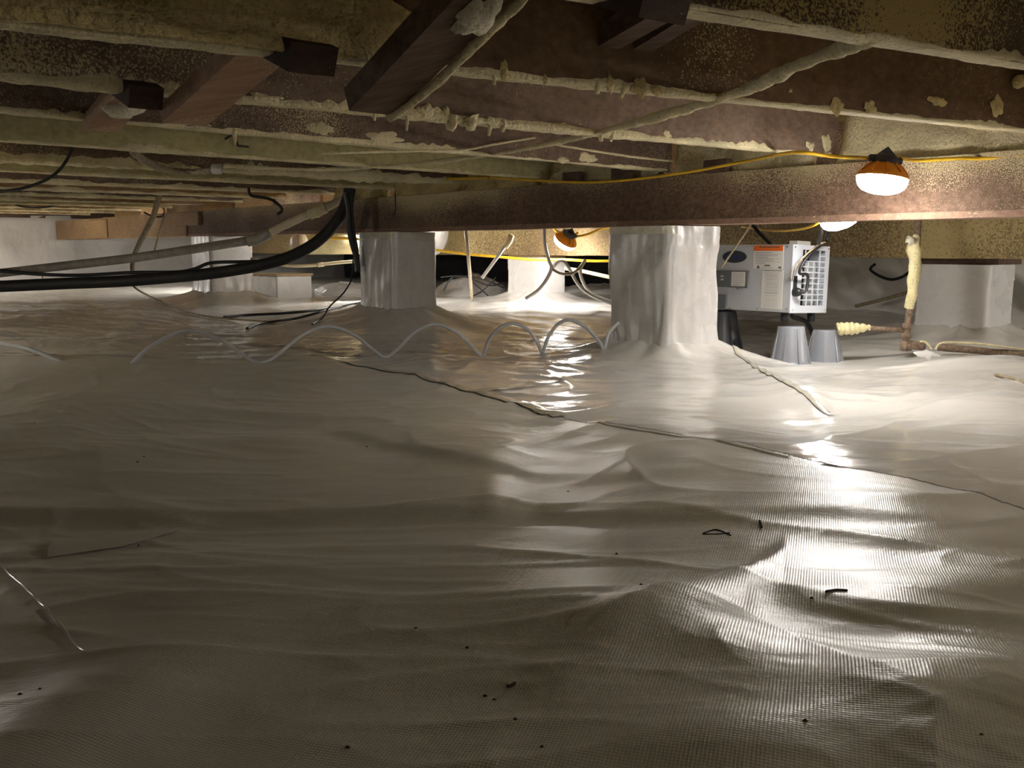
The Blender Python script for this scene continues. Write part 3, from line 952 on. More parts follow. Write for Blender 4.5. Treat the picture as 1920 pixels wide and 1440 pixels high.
sm_list = [('J1', 945, 133, .012, .018), ('J1', 1022, 150, .006, .010), ('J1', 1143, 157, .012, .020), ('J1', 1200, 163, .028, .022), ('J1', 1232, 170, .018, .012),
           ('J1', 1570, 198, .03, .022), ('J1', 1632, 202, .03, .018), ('J1', 1760, 190, .05, .014), ('J1', 1870, 200, .04, .028), ('J1', 1482, 170, .006, .005),
           ('J2', 800, 211, .03, .02), ('J2', 838, 213, .012, .02), ('J2', 918, 226, .02, .010), ('J2', 1057, 240, .04, .014), ('J2', 1250, 252, .02, .012),
           ('J2', 1550, 268, .03, .03), ('J2', 1520, 274, .03, .015), ('J2', 495, 183, .05, .010), ('J3', 1100, 296, .06, .02), ('J3', 1055, 300, .03, .012),
           ('J3', 350, 225, .08, .02), ('J3', 720, 258, .08, .02), ('J3', 600, 240, .06, .02)]
for i, (k, px, py, rx, ry) in enumerate(sm_list):
    c = on_face(k, px, py)
    splat(c, U, Z, -V, rx, ry, .004 if k == 'J1' else .005, i + 3, JOISTS[k][0], M['foam_brown'] if k == 'J1' else M['foam'])
# drips hanging under the beads
for i, (k, px, py, r, ln) in enumerate([('J1', 1121, 170, .008, .018), ('J1', 1143, 172, .006, .015), ('J1', 1172, 176, .008, .022), ('J1', 925, 150, .004, .02),
                                        ('J2', 763, 226, .004, .04), ('J2', 850, 236, .02, .03), ('J2', 880, 236, .03, .022), ('J2', 920, 240, .006, .035), ('J2', 945, 240, .012, .02), ('J2', 1125, 256, .01, .022), ('J2', 1150, 258, .008, .02),
                                        ('J3', 440, 252, .006, .04), ('J2', 700, 218, .006, .02)]):
    o, at = JOISTS[k]
    c = on_face(k, px, py); b0 = at(c.dot(U)); b0 = b0 + V * .004
    top = b0 + Z * .006; bot = b0 - Z * ln + U * (.01 * math.sin(i * 2.3))
    mb = MB(); mb.tube(spline([top, top.lerp(bot, .5) - V * .004, bot], 5), lambda s, r=r: r * (1 - .55 * s) + .001, 8, .5, i, 60)
    mb.build('foam_drip', M['foam'] if k != 'J1' else M['foam_yellow'], o, None, True)

# ------------------------------------------------------------------ wrapped piers
def square_pt(s, a, b_, r=.03):
    """point on the rounded a x b outline; s in 0..1 -> (v, u) offsets and outward normal"""
    per = 2 * (a + b_); q = (s % 1.0) * per
    if q < a: x, y, nx, ny = q - a / 2, -b_ / 2, 0, -1
    elif q < a + b_: x, y, nx, ny = a / 2, q - a - b_ / 2, 1, 0
    elif q < 2 * a + b_: x, y, nx, ny = a / 2 - (q - a - b_), b_ / 2, 0, 1
    else: x, y, nx, ny = -a / 2, b_ / 2 - (q - 2 * a - b_), -1, 0
    # soften the corners
    cx = max(0, abs(x) - (a / 2 - r)); cy = max(0, abs(y) - (b_ / 2 - r))
    if cx > 0 and cy > 0:
        l = math.hypot(cx, cy)
        nx, ny = math.copysign(cx / l, x), math.copysign(cy / l, y)
        x = math.copysign(a / 2 - r + cx / l * r, x); y = math.copysign(b_ / 2 - r + cy / l * r, y)
    return x, y, nx, ny


def pier(p, label, seed, flare=.12, folds=.007, collar=.16, tape=True):
    o = empty('wrapped_pier', p['c'] + Z * p['zb']); prop(o, label, 'pier', 'liner wrapped piers')
    zb, zt = p['zb'], p['zt']; ht = zt - zb
    def shell(name, z0, z1, off, n=150, m=46, fl=flare, mat=M['wrap'], fo=folds, ripple=0.0):
        vs = []; fs = []
        for j in range(m + 1):
            t = (j / m) ** 1.5; z = z0 + (z1 - z0) * t
            hgt = z - zb
            for k in range(n):
                s = k / n
                x, y, nx, ny = square_pt(s, p['a'], p['b'])
                e = fl * math.exp(-max(hgt + .03, 0) / .045)
                lowf = math.exp(-max(hgt, 0) / .10)
                fold_ = fo * (float(pnoise(s * 24 + seed * 3, hgt * 3.5, seed)) * (.35 + lowf) + .6 * float(pnoise(s * 9 + hgt * 5, seed + hgt * 4, seed + 1)))
                fold_ += .05 * fl * lowf * float(pnoise(s * 46 + seed, hgt * 5, seed + 2))
                e *= 1 + .35 * float(pnoise(s * 14 + seed, seed * 1.7, seed + 3))
                d = off + e + fold_ + ripple * float(pnoise(s * 60, z * 40, seed + 5))
                zz = z + (ripple * 1.2 * float(pnoise(s * 20, seed, seed)) if j in (0,) else 0)
                vs.append(p['c'] + V * (x + nx * d) + U * (y + ny * d) + Z * zz)
        for j in range(m):
            for k in range(n):
                k2 = (k + 1) % n
                fs.append((j * n + k, j * n + k2, (j + 1) * n + k2, (j + 1) * n + k))
        return mesh_obj(name, vs, fs, mat, o, None, True)
    shell('wrap', zb - .04, zt, 0.0)
    if collar:
        shell('collar', zt - collar, zt - .001, .0035, 150, 10, 0.0, M['wrap'], folds, .002)
    if tape:
        # clear tape patches along the top edge and corner
        for (s0, s1, za, zc) in ((.98, 1.25, .035, .0), (.80, .97, .05, .02))[:1 if p['px'] > 1000 else 2]:
            vs = []; fs = []
            nn_ = 26
            for k in range(nn_ + 1):
                s = s0 + (s1 - s0) * k / nn_
                x, y, nx, ny = square_pt(s, p['a'], p['b'])
                for j in range(4):
                    z = zt - za * j / 3 - zc * .2
                    d = .005 + folds * .45 + .002 * float(pnoise(s * 30, j + seed, seed))
                    vs.append(p['c'] + V * (x + nx * d) + U * (y + ny * d) + Z * z)
            for k in range(nn_):
                for j in range(3):
                    fs.append((k * 4 + j, k * 4 + j + 1, k * 4 + j + 5, k * 4 + j + 4))
            mesh_obj('clear_tape', vs, fs, M['tape'], o, None, True)
    return o


pier(PIERS[0], 'largest wrapped pier, beside the grey dehumidifier', 3, .13, .016, .115)
pier(PIERS[1], 'wrapped pier behind the arching clear tube, beside black hoses', 4, .10, .006, .12)
pier(PIERS[2], 'broad wrapped pier right of the foamed rusty pipe', 5, .06, .004, .085, False)
pier(PIERS[3], 'distant wrapped pier under the small lamp, behind white hoses', 6, .07, .006, .10, False)
pier(PIERS[4], 'far left wrapped pier behind the thick black pipe', 7, .12, .006, .13, False)

# ------------------------------------------------------------------ work lights on the yellow string, and added fill lamps
def work_light(c, axis, label, ref=None, scale=1.0, lum=1.0):
    """c = centre of the rim, axis = pointing down out of the diffuser"""
    axis = Vector(axis).normalized()
    o = empty('work_light', c); prop(o, label, 'lamp', 'string work lights')
    s = scale
    mb = MB()
    prof = [(.083 * s, 0.0), (.0865 * s, .010 * s), (.085 * s, .022 * s), (.078 * s, .037 * s), (.064 * s, .049 * s), (.042 * s, .057 * s), (.015 * s, .0605 * s)]
    mb.lathe(c, axis, prof, 24); df = mb.build('diffuser', M['lamp'], o, None, True)
    # brightness over the diffuser: the LED board faces the axis, the flank gets less
    lv = df.data.attributes.new('led', 'FLOAT', 'POINT')
    lv.data.foreach_set('value', [lum * (.4, .5, .65, .85, 1.05, 1.2, 1.2)[i // 24] for i in range(len(df.data.vertices))])
    mb = MB()
    mb.lathe(c, axis, [(.046 * s, -.043 * s), (.055 * s, -.036 * s), (.080 * s, -.010 * s), (.0885 * s, -.003 * s), (.0885 * s, .006 * s)], 40, None, True, False)
    h = mb.build('housing', M['orange'], o, None, True)
    # ribs round the housing
    e1 = axis.orthogonal().normalized(); e2 = axis.cross(e1)
    for k in range(10):
        a = 2 * math.pi * k / 10
        rd = e1 * math.cos(a) + e2 * math.sin(a); tg = axis.cross(rd)
        mb = MB(); mb.box(c + rd * .05 * s - axis * .038 * s - tg * .004 * s, tg * .008 * s, rd * .030 * s + axis * .030 * s, rd * .004 * s - axis * .006 * s)
        mb.build('rib', M['orange'], h)
    mb = MB()
    mb.lathe(c, axis, [(.022 * s, -.078 * s), (.036 * s, -.072 * s), (.044 * s, -.060 * s), (.046 * s, -.043 * s), (.046 * s, -.040 * s)], 20)
    sk = mb.build('socket', M['socket'], o, None, True)
    side = (U if ref is None else Vector(ref)); side = (side - axis * side.dot(axis)).normalized(); oth = axis.cross(side)
    mb = MB(); mb.box(c - axis * .070 * s - side * .058 * s - oth * .012 * s, side * .116 * s, oth * .024 * s, axis * .022 * s)
    mb.build('cord_clamp', M['socket'], o, None, False, .004)
    # peaked hook on top
    mb = MB()
    tp = c - axis * .103 * s
    w0 = c - axis * .070 * s
    mb.add([w0 - side * .036 * s - oth * .008, w0 + side * .036 * s - oth * .008, tp - oth * .008, w0 - side * .036 * s + oth * .008, w0 + side * .036 * s + oth * .008, tp + oth * .008],
           [(0, 1, 2), (5, 4, 3), (0, 3, 4, 1), (1, 4, 5, 2), (2, 5, 3, 0)])
    mb.build('hook', M['socket'], o)
    return o


L1c = atY(1655, 331, 3.40)
L1 = work_light(L1c, (-.14, -.05, -1), 'nearest lit lamp with orange rim, hung against the girder', (1, 0, 0), .945, .68)
L2c = atY(1573, 404, 4.56)
L2 = work_light(L2c, (.25, -.25, -1), 'lit lamp half hidden behind the girder above the dehumidifier', None, 1.0, .56)
L3c = atY(1061, 450, 7.3)
L3 = work_light(L3c, (-.5, .45, -.85), 'small distant lit lamp over the far pier', (1, 0, 0), .98)
L4c = W(3.95, 9.6, .72)
L4 = work_light(L4c, (0, 0, -1), 'lamp hidden behind the girder lighting the far left corner')
L5c = W(3.30, -.55, .76)
L5 = work_light(L5c, (0, 0, -1), 'next lamp of the string beyond the right edge of the view')
L7c = Vector((-2.6, -1.6, .50))  # unseen fill, added to lift the dark foreground and camera-facing slopes
L7 = work_light(L7c, (0, 0, -1), 'added fill lamp behind the viewer on the left')
L8c = Vector((2.4, -1.5, .50))  # second fill added behind the camera, brightens the near joist faces
L8 = work_light(L8c, (0, 0, -1), 'added fill lamp behind the viewer on the right')
L10c = W(-.3, 5.2, .50)  # added out of view to brighten the joists on the left
L10 = work_light(L10c, (0, 0, -1), 'added fill lamp beyond the left edge under the joists', None, 1.0, 1.5)
L11c = W(5.75, .7, .56)  # extra lamp added off to the right to brighten the back wall liner
L11 = work_light(L11c, (0, 0, -1), 'added fill lamp beyond the right edge in the last bay by the back wall', None, 1.0, 2.4)
L9c = W(1.3, 11.0, .66)  # unseen lamp added because the far liner wall came out dim
L9 = work_light(L9c, (0, 0, -1), 'added fill lamp beyond the left edge brightening the far liner wall', None, 1.0, 2.8)
L6c = W(4.25, 6.9, .70)  # added out of sight between the piers as extra light
L6 = work_light(L6c, (0, 0, -1), 'added fill lamp hidden behind the girder between the two middle piers')


def cable(name, pts, r, mat, label, cat='cable', per=8, n=8, rough=0.0, seed=0, group=None, parent=None, rfreq=30):
    P = spline(pts, per)
    mb = MB(); mb.tube(P, r, n, rough, seed, rfreq)
    o = mb.build(name, mat, parent, P[0] if parent is None else None, True)
    if parent is None: prop(o, label, cat, group)
    return o


# the yellow string
zc = Z_J - .03
cl = L1c - Vector((-.14, -.05, -1)).normalized() * -.06
lc = L1c + Vector((0, 0, .06))
pts = [atU(px, py, U_G1 - .12) for px, py in ((920, 333), (1000, 338), (1100, 342), (1200, 335), (1300, 321), (1400, 302))]
hook = atY(1487, 286, 3.62)
cable('light_cord', pts + [hook, atY(1560, 293, 3.56), lc + Vector((-.055, 0, 0))], .0062, M['yellow'], 'yellow cord leading to the nearest lamp from the left', 'cord', 10)
cable('light_cord', [lc + Vector((.055, 0, 0)), atY(1720, 301, 3.47), atY(1800, 297, 3.42), atY(1920, 292, 3.3), W(3.28, .6, .82), L5c + Vector((0, 0, .06))], .0062, M['yellow'], 'yellow cord leaving the nearest lamp to the right', 'cord', 10)
cable('light_cord', [atU(px, py, U_G1 - .1) for px, py in ((60, 372), (150, 352), (230, 340), (300, 338), (383, 327), (480, 333), (600, 338), (700, 339), (800, 337), (915, 333))], .007, M['yellow'], 'yellow cord running under the far left joists', 'cord', 6)
p = atV(1488, 285, jv('J2', 3.0) + .01)
cable('light_cord', [L2c + Vector((0, 0, .065)), atY(1530, 420, 4.6), atY(1480, 432, 4.9), atY(1440, 432, 5.2), atY(1392, 425, 5.5)], .007, M['yellow'], 'yellow cord by the half hidden lamp', 'cord')
l3t = L3c - Vector((-.5, .45, -.85)).normalized() * .065
cable('light_cord', [l3t + Vector((.05, 0, 0)), atY(1080, 443, 7.3), atY(1100, 440, 7.3), atY(1120, 432, 7.3), atY(1150, 424, 7.2)], .009, M['yellow'], 'yellow cord right of the small distant lamp', 'cord')
cable('light_cord', [l3t - Vector((.05, 0, 0)), atY(1048, 437, 7.3), atY(1040, 430, 7.35), atY(1025, 415, 7.4)], .009, M['yellow'], 'short yellow cord left of the small distant lamp', 'cord')
cable('light_cord', [atY(px, py, 7.5) for px, py in ((600, 446), (680, 449), (760, 460), (832, 471), (880, 477), (940, 482), (1000, 487), (1060, 487), (1100, 489), (1145, 489), (1220, 484))], .010, M['yellow'], 'yellow cord stretched low between the middle piers', 'cord')
cable('light_cord', [atY(px, py, 11) for px, py in ((-60, 384), (0, 385), (60, 389), (140, 394), (250, 400))], .016, M['yellow'], 'yellow cord above the far left liner wall', 'cord')

# ------------------------------------------------------------------ cables and pipes under the joists
pts = [atZ(px, py, Z_J - .016) for px, py in ((1640, 66), (1560, 98), (1480, 130), (1400, 166), (1300, 200), (1200, 228), (1100, 254), (1000, 276), (900, 293), (800, 305), (700, 313), (610, 318), (520, 316), (420, 311))]
def rfoam(s): return .0135 - .006 * sm(.25, .6, s) + .002 * math.sin(s * 40)
cable('foamed_cable', pts, lambda s: float(rfoam(s)), M['foam'], 'long foam-coated cable sweeping down from the top right', 'cable', 12, 10, .35, 4, None, None, 22)
lump = cable('foamed_cable', [atZ(px, py, Z_J - .02) for px, py in ((405, 318), (385, 320), (350, 322), (310, 318), (280, 306), (250, 288))], lambda s: .014, M['tan_cable'], 'lumpy brown cable end with a white cap', 'cable', 8, 9, .6, 6, None, None, 40)
p = atZ(407, 317, Z_J - .02)
MB().lathe(p - Vector((.022, 0, 0)), (1, 0, 0), [(.020, 0), (.023, .01), (.023, .04), (.018, .044)], 14).build('pipe_cap', M['pvc_white'], lump, None, True)
t = (B1b - B1a).normalized(); nn = U.cross(t).normalized(); nn = nn if nn.z < 0 else -nn
cable('foam_strand', [B1a + V * .01 + U * .088 + nn * .006, B1a.lerp(B1b, .15) + U * .104 + nn * .006, B1a.lerp(B1b, .4) + U * .106 + nn * .006, B1a.lerp(B1b, .7) + U * .106 + nn * .006, B1a.lerp(B1b, 1.0) + U * .106 + nn * .006], .0085, M['foam'], 'foam-coated wire along the broad top brace', 'cable', 10, 9, .4, 8)
splat(B1a.lerp(B1b, .52) + U * .06 + nn * .002, U, t, nn, .035, .05, .02, 9, B1, M['foam_white'], 'foam_lump')
cable('thin_cable', [atV(px, py, jv('J3', 2) - .012) for px, py in ((600, 288), (700, 285), (800, 283), (870, 281), (930, 270), (1003, 258))], .0045, M['foam'], 'thin foamed wire sagging across the purple-brown joist', 'cable', 8, 7, .3, 3)
cable('thin_cable', [atV(px, py, jv('J3', 2.5) - .012) for px, py in ((1040, 271), (1120, 284), (1200, 296), (1290, 305), (1345, 308))], .005, M['foam'], 'thin foamed wire rising right along the purple-brown joist', 'cable', 8, 7, .3, 5)
cable('black_cable', [atY(px, py, 4.3) for px, py in ((136, 276), (128, 295), (112, 318), (92, 334), (60, 348), (20, 357), (-40, 363))], .007, M['black'], 'thin black cable drooping from the joists at the left edge', 'cable')
cable('black_cable', [atY(px, py, 9.0) for px, py in ((0, 370), (20, 380), (45, 388), (80, 389), (110, 384), (134, 380))], .008, M['black'], 'black cable loop under the far left joists', 'cable')
# bent metal strap
mb = MB()
for (x0, y0, x1, y1) in ((436, 250, 442, 274), (442, 274, 462, 276), (418, 262, 436, 250)):
    a = on_face('J4', x0, y0) - V * .02; b_ = on_face('J4', x1, y1) - V * .02
    mb.tube([a, b_], .004, 6)
o = mb.build('bent_strap', M['black'], None, on_face('J4', 440, 262)); prop(o, 'bent black strap on the pale greenish joist', 'strap')

# grey sloping drain pipe with elbow
dP = 6.7
pip = empty('drain_pipe', atY(250, 485, dP)); prop(pip, 'dusty grey pipe sloping up across the left to an elbow', 'pipe')
MB().tube([atY(-120, 528, dP + .2), atY(0, 512, dP + .1), atY(250, 484, dP), atY(468, 451, dP - .1)], .029, 16).build('pipe_run', M['pvc_grey'], pip, None, True)
MB().tube(spline([atY(464, 452, dP - .1), atY(482, 449, dP - .1), atY(494, 443, dP - .12), atY(506, 435, dP - .12)], 6), .036, 16).build('elbow', M['pvc_grey'], pip, None, True)
MB().tube(spline([atY(500, 439, dP - .12), atY(560, 410, dP - .15), atY(600, 394, dP - .2), atY(648, 372, dP - .2)], 6), .026, 14, .12, 3).build('riser', M['pvc'], pip, None, True)
MB().tube(spline([atY(582, 402, dP - .18), atY(596, 396, dP - .2), atY(612, 389, dP - .2)], 4), .036, 14, .25, 5).build('foam_collar', M['foam'], pip, None, True)
# thick black insulated pipe
dB = 6.3
cable('insulated_pipe', [atY(px, py, dB) for px, py in ((-150, 543), (0, 537), (110, 532), (230, 527), (330, 519), (400, 512), (470, 501), (530, 486), (575, 466), (610, 440), (636, 408), (650, 378), (656, 352))], .036, M['black_foam'], 'thick black insulated pipe curving up beside the middle pier', 'pipe', 8, 16)
cable('black_cable', [atY(px, py, dB + .12) for px, py in ((-60, 505), (0, 508), (70, 514), (150, 516), (250, 511), (330, 510), (365, 504), (395, 493), (450, 491), (520, 490))], .011, M['black'], 'thin black cable lying along the thick black pipe', 'cable')
cable('black_hose', [atY(px, py, dB - .1) for px, py in ((648, 358), (654, 390), (655, 425), (660, 455), (668, 482), (671, 510))], .017, M['black'], 'black hose dropping along the left side of the middle pier', 'hose', 8, 12)
cable('black_hose', [atY(px, py, dB - .05) for px, py in ((660, 360), (659, 395), (662, 430), (668, 465), (672, 500))], .012, M['black'], 'thinner black hose behind the one at the middle pier', 'hose', 8, 10)
cable('black_wire', [atY(662, 485, 5.95), atY(660, 520, 5.9), atY(645, 548, 5.8), atY(618, 575, 5.7), onground(604, 600, .01), onground(585, 612, .01)], .0045, M['black'], 'thin wire hanging from the hoses to the ground', 'cable')
cable('black_cable', [onground(px, py, .012) for px, py in ((690, 568), (640, 577), (590, 586), (530, 591), (470, 594), (420, 598))], .009, M['black'], 'upper black cord on the liner left of the middle pier', 'cord')
cable('black_cable', [onground(px, py, .012) for px, py in ((640, 579), (610, 587), (560, 600), (520, 606), (485, 611), (463, 620))], .008, M['black'], 'lower black cord curving to a small plug on the liner', 'cord')
cable('thin_cable', [atY(250, 536, 6.44), atY(255, 541, 6.42), atY(270, 550, 6.42), onground(300, 566, .01), onground(350, 588, .01), onground(420, 600, .01), onground(500, 606, .01)], .006, M['tan_cable'], 'thin brown wire from the black pipe across the liner', 'cable')
# tan hanger pipe and wire
hp = empty('hanger_pipe', atY(280, 420, 7.4)); prop(hp, 'slim tan pipe hanging slantwise through the left joists', 'pipe')
MB().tube([atY(308, 335, 7.4), atY(288, 405, 7.4), atY(262, 455, 7.4), atY(252, 478, 7.4), atY(248, 500, 7.4), atY(251, 528, 7.4)], lambda s: .021 - .006 * s, 12, .15, 3).build('tube', M['tan_cable'], hp, None, True)
cable('black_wire', [atY(306, 390, 7.5), atY(309, 402, 7.5), atY(300, 430, 7.5), atY(290, 470, 7.5)], .007, M['tan_cable'], 'stiff brown wire beside the hanging tan pipe', 'cable')
cable('black_wire', [atY(270, 398, 7.6), atY(285, 405, 7.6), atY(303, 406, 7.6), atY(309, 395, 7.6)], .006, M['black'], 'black wire loop on the tan girder end', 'cable')
cable('zip_tie', [atY(79, 512, dB - .04), atY(80, 526, dB - .04)], .003, M['black'], 'small black tie between the grey and black pipes', 'tie')
cable('black_wire', [atY(px, py, 6.2) for px, py in ((466, 352), (470, 366), (490, 370), (510, 375), (526, 388), (528, 396), (520, 402))], .009, M['black'], 'dark looped wire hanging under the joists left of the hoses', 'cable')
cable('black_wire', [atY(px, py, 5.9) for px, py in ((741, 362), (741, 395), (735, 403))], .004, M['black'], 'short bent wire on the girder above the middle pier', 'cable')

# yellow-white duct behind the middle pier
dA = atY(552, 458, 7.75); dir_ = U
dt = empty('foamed_duct', dA); prop(dt, 'thick cream duct crossing behind the middle pier', 'duct')
L = 1.22
MB().lathe(dA, dir_, [(.074, 0), (.081, .006), (.081, .07), (.077, .075)], 28).build('coupling', M['pvc'], dt, None, True)
MB().lathe(dA, dir_, [(.077, .07), (.077, L)], 28).build('duct', M['foam_yellow'], dt, None, True)
e0 = dA + dir_ * (L - .02)
MB().tube(spline([e0, e0 + dir_ * .06, e0 + dir_ * .10 + Z * .04, e0 + dir_ * .115 + Z * .10, e0 + dir_ * .118 + Z * .2], 6), .094, 24).build('elbow', M['pvc_white'], dt, None, True)
cable('thin_pipe', [atY(px, py, 7.9) for px, py in ((470, 486), (540, 498), (580, 498), (600, 496), (640, 492), (690, 488))], .013, M['pvc'], 'slim cream pipe running behind the thick black pipe', 'pipe', 6, 10)
o = MB().lathe(atY(595, 496.5, 7.9), (1, .0, .08), [(.017, 0), (.018, .01), (.018, .045), (.015, .05)], 14).build('pipe_coupler', M['pvc'], None, atY(595, 496, 7.9), True); prop(o, 'pale coupler on the slim cream pipe', 'coupler')
# wrapped low footing block
fb = atY(519, 535, 8.6); fb.z = hz(fb.x, fb.y) - .02
ft = empty('footing_block', fb); prop(ft, 'low white wrapped footing block with plywood on top', 'block')
mb = MB(); mb.box(fb, V * .5, U * .33, Z * (.272 - fb.z)); mb.build('wrapped_body', M['wrap'], ft, None, False, .01)
mb = MB(); mb.box(fb + Z * (.272 - fb.z) - V * .01 - U * .01, V * .52, U * .35, Z * .02); mb.build('plywood_cover', M['card'], ft, None, False, .003)
# stake, foamed stub pipe and crumpled liner heap
cable('wooden_stake', [atY(873, 424, 6.9), atY(879, 490, 6.95), onground(885, 562, -.01)], lambda s: .014 - .003 * s, M['pvc'], 'slim cream stake standing between the middle piers', 'stake', 6, 8)
so = empty('stub_pipe', atY(930, 485, 7.2)); prop(so, 'slanting stub pipe with a foam blob at its top', 'pipe')
MB().tube([atY(962, 442, 7.2), atY(904, 521, 7.3)], .013, 10).build('tube', M['pvc_white'], so, None, True)
MB().tube([atY(958, 440, 7.19), atY(955, 452, 7.2), atY(946, 463, 7.2)], .022, 10, .5, 4).build('foam_blob', M['foam'], so, None, True)


def heap(c, rx, ry, rz, label, seed, mat, name='liner_heap'):
    vs = []; fs = []; n, m_ = 40, 14
    for j in range(m_ + 1):
        t = j / m_ * math.pi / 2
        for k in range(n):
            a = 2 * math.pi * k / n
            q = 1 + .25 * float(pnoise(math.cos(a) * 1.5 + seed, math.sin(a) * 1.5 + j * .15, seed)) + .10 * float(pnoise(k * .8, j * .7 + seed, seed + 1))
            vs.append(Vector(c) + Vector((math.cos(a) * math.cos(t) * rx * q, math.sin(a) * math.cos(t) * ry * q, math.sin(t) * rz * q)))
    for j in range(m_):
        for k in range(n):
            k2 = (k + 1) % n
            fs.append((j * n + k, j * n + k2, (j + 1) * n + k2, (j + 1) * n + k))
    o = mesh_obj(name, vs, fs, mat, None, c, True)
    prop(o, label, 'liner heap'); return o


q = atY(885, 552, 9.2); q.z = hz(q.x, q.y) - .02
heap(q, .32, .25, .21, 'crumpled grey liner heap left of the distant pier', 4, M['wrap'])
q = atY(655, 545, 9.3); q.z = hz(q.x, q.y) - .02
heap(q, .30, .25, .12, 'low crumpled liner heap beside the footing block', 8, M['wrap'])
q = atY(1130, 545, 9.4); q.z = hz(q.x, q.y) - .03
heap(q, .45, .3, .10, 'low liner heap right of the distant pier', 9, M['wrap'])
for i, pts_ in enumerate([((832, 545), (850, 520), (900, 522), (945, 540)), ((826, 520), (870, 518), (915, 535), (945, 530)), ((930, 520), (905, 545), (880, 558)), ((880, 525), (905, 545), (920, 560))]):
    cable('black_wire', [atY(px, py, 8.55) for px, py in pts_], .006, M['black'],
          ['arched dark wire over the crumpled grey liner heap', 'long dark wire across the crumpled grey heap', 'dark wire leaning right against the grey heap', 'dark wire leaning left against the grey heap'][i], 'cable')

# white hoses round the distant pier
cable('white_hose', [atY(px, py, 7.0) for px, py in ((1020, 425), (1021, 450), (1024, 470), (1030, 490), (1034, 503), (1024, 525), (1008, 545), (985, 560))], .012, M['pvc_white'], 'white hose hanging in front of the distant pier', 'hose', 8, 10)
cable('white_hose', [atY(px, py, 7.05) for px, py in ((1036, 503), (1046, 492), (1056, 490), (1064, 498), (1072, 512), (1082, 530), (1098, 547), (1118, 558), (1150, 570))], .012, M['pvc_white'], 'white hose looping right of the distant pier', 'hose', 8, 10)
cable('white_hose', [atY(px, py, 7.1) for px, py in ((1098, 487), (1090, 500), (1088, 512), (1094, 530), (1106, 548), (1128, 560), (1160, 570))], .012, M['pvc_white'], 'outermost white hose bending down to the liner', 'hose', 8, 10)
cable('white_hose', [atY(px, py, 7.0) for px, py in ((1036, 505), (1050, 512), (1066, 514), (1078, 510), (1090, 498), (1098, 486))], .010, M['tan_cable'], 'dusky hose loop hung below the small lamp', 'hose', 8, 10)
cable('thin_pipe', [atY(1058, 503, 7.6), atY(1090, 508, 7.6), atY(1145, 520, 7.5), atY(1200, 530, 7.5)], .014, M['pvc'], 'slim cream pipe right of the distant pier', 'pipe', 4, 10)

# ------------------------------------------------------------------ clear tubing arching over the liner
tp = [(-60, 640), (0, 643), (60, 656), (110, 676), (150, 690), (190, 697), (235, 690), (280, 652), (330, 625), (370, 622), (420, 641), (460, 668), (490, 680), (520, 665), (570, 626), (615, 612), (660, 626), (700, 656), (722, 670), (745, 655), (780, 621), (820, 608), (860, 626), (890, 656), (905, 668), (914, 643), (932, 619), (960, 606), (990, 618), (1009, 645), (1017, 662), (1027, 634), (1046, 608), (1070, 600), (1100, 615), (1124, 641), (1133, 653), (1141, 625), (1160, 605)]
_cu = [(490, 680), (722, 670), (905, 668), (1017, 662), (1133, 653)]
_cd = [onground(px, py).y - .01 for px, py in _cu]
def tdepth(px): return float(np.interp(px, [-60, 200] + [c_[0] for c_ in _cu] + [1200], [_cd[0] + .1, _cd[0]] + _cd + [_cd[-1] + .05]))
cable('clear_tube', [atY(px, py, tdepth(px)) for px, py in tp], .0082, M['clear'], 'clear plastic tube arching in loops over the liner', 'tube', 6, 10)

# ------------------------------------------------------------------ dehumidifier
DC = atY(1481, 587, 4.86)                     # near bottom corner
ZT = atY(1484, 458, 4.86).z
DH = ZT - DC.z
DW = (atY(1572, 588, 4.86).x - DC.x) * 1.27   # width of the end along u
DL = .62
dh = empty('dehumidifier', DC); prop(dh, 'grey and white dehumidifier on plastic risers behind the largest pier', 'dehumidifier')
tilt = math.radians(-2.0)
UU = (U * math.cos(tilt) + Z * math.sin(tilt)).normalized()
ZZ = V.cross(UU); ZZ = ZZ if ZZ.z > 0 else -ZZ


def DP(a, b_, z):
    """a along v from the corner, b along u, z up"""
    return DC + V * a + UU * b_ + ZZ * z


def dbox(name, a0, a1, b0, b1, z0, z1, mat, parent=dh, bevel=0.0):
    mb = MB(); mb.box(DP(a0, b0, z0), V * (a1 - a0), UU * (b1 - b0), ZZ * (z1 - z0))
    return mb.build(name, mat, parent, None, False, bevel)


def side_ab(px, py):
    """image point -> (a, z) on the long side"""
    r = ray(px, py); n = UU
    t = (DC - CAM).dot(n) / r.dot(n)
    q = CAM + r * t - DC
    return q.dot(V), q.dot(ZZ)


def end_ab(px, py):
    r = ray(px, py); n = V
    t = (DC - CAM).dot(n) / r.dot(n)
    q = CAM + r * t - DC
    return q.dot(UU), q.dot(ZZ)


T = .006
body = dbox('side_panel', 0.004, DL, 0, T, 0, DH, M['metal_grey'], dh, .003)
dbox('rear_panel', .004, DL, DW - T, DW, 0, DH, M['metal_white'], dh, .003)
dbox('top_panel', 0.004, DL, 0, DW, DH - T, DH, M['metal_grey'], dh, .003)
dbox('base_panel', 0.004, DL, 0, DW, 0, T, M['metal_grey'], dh, .003)
dbox('back_panel', DL - T, DL, 0, DW, 0, DH, M['metal_grey'], dh, .003)
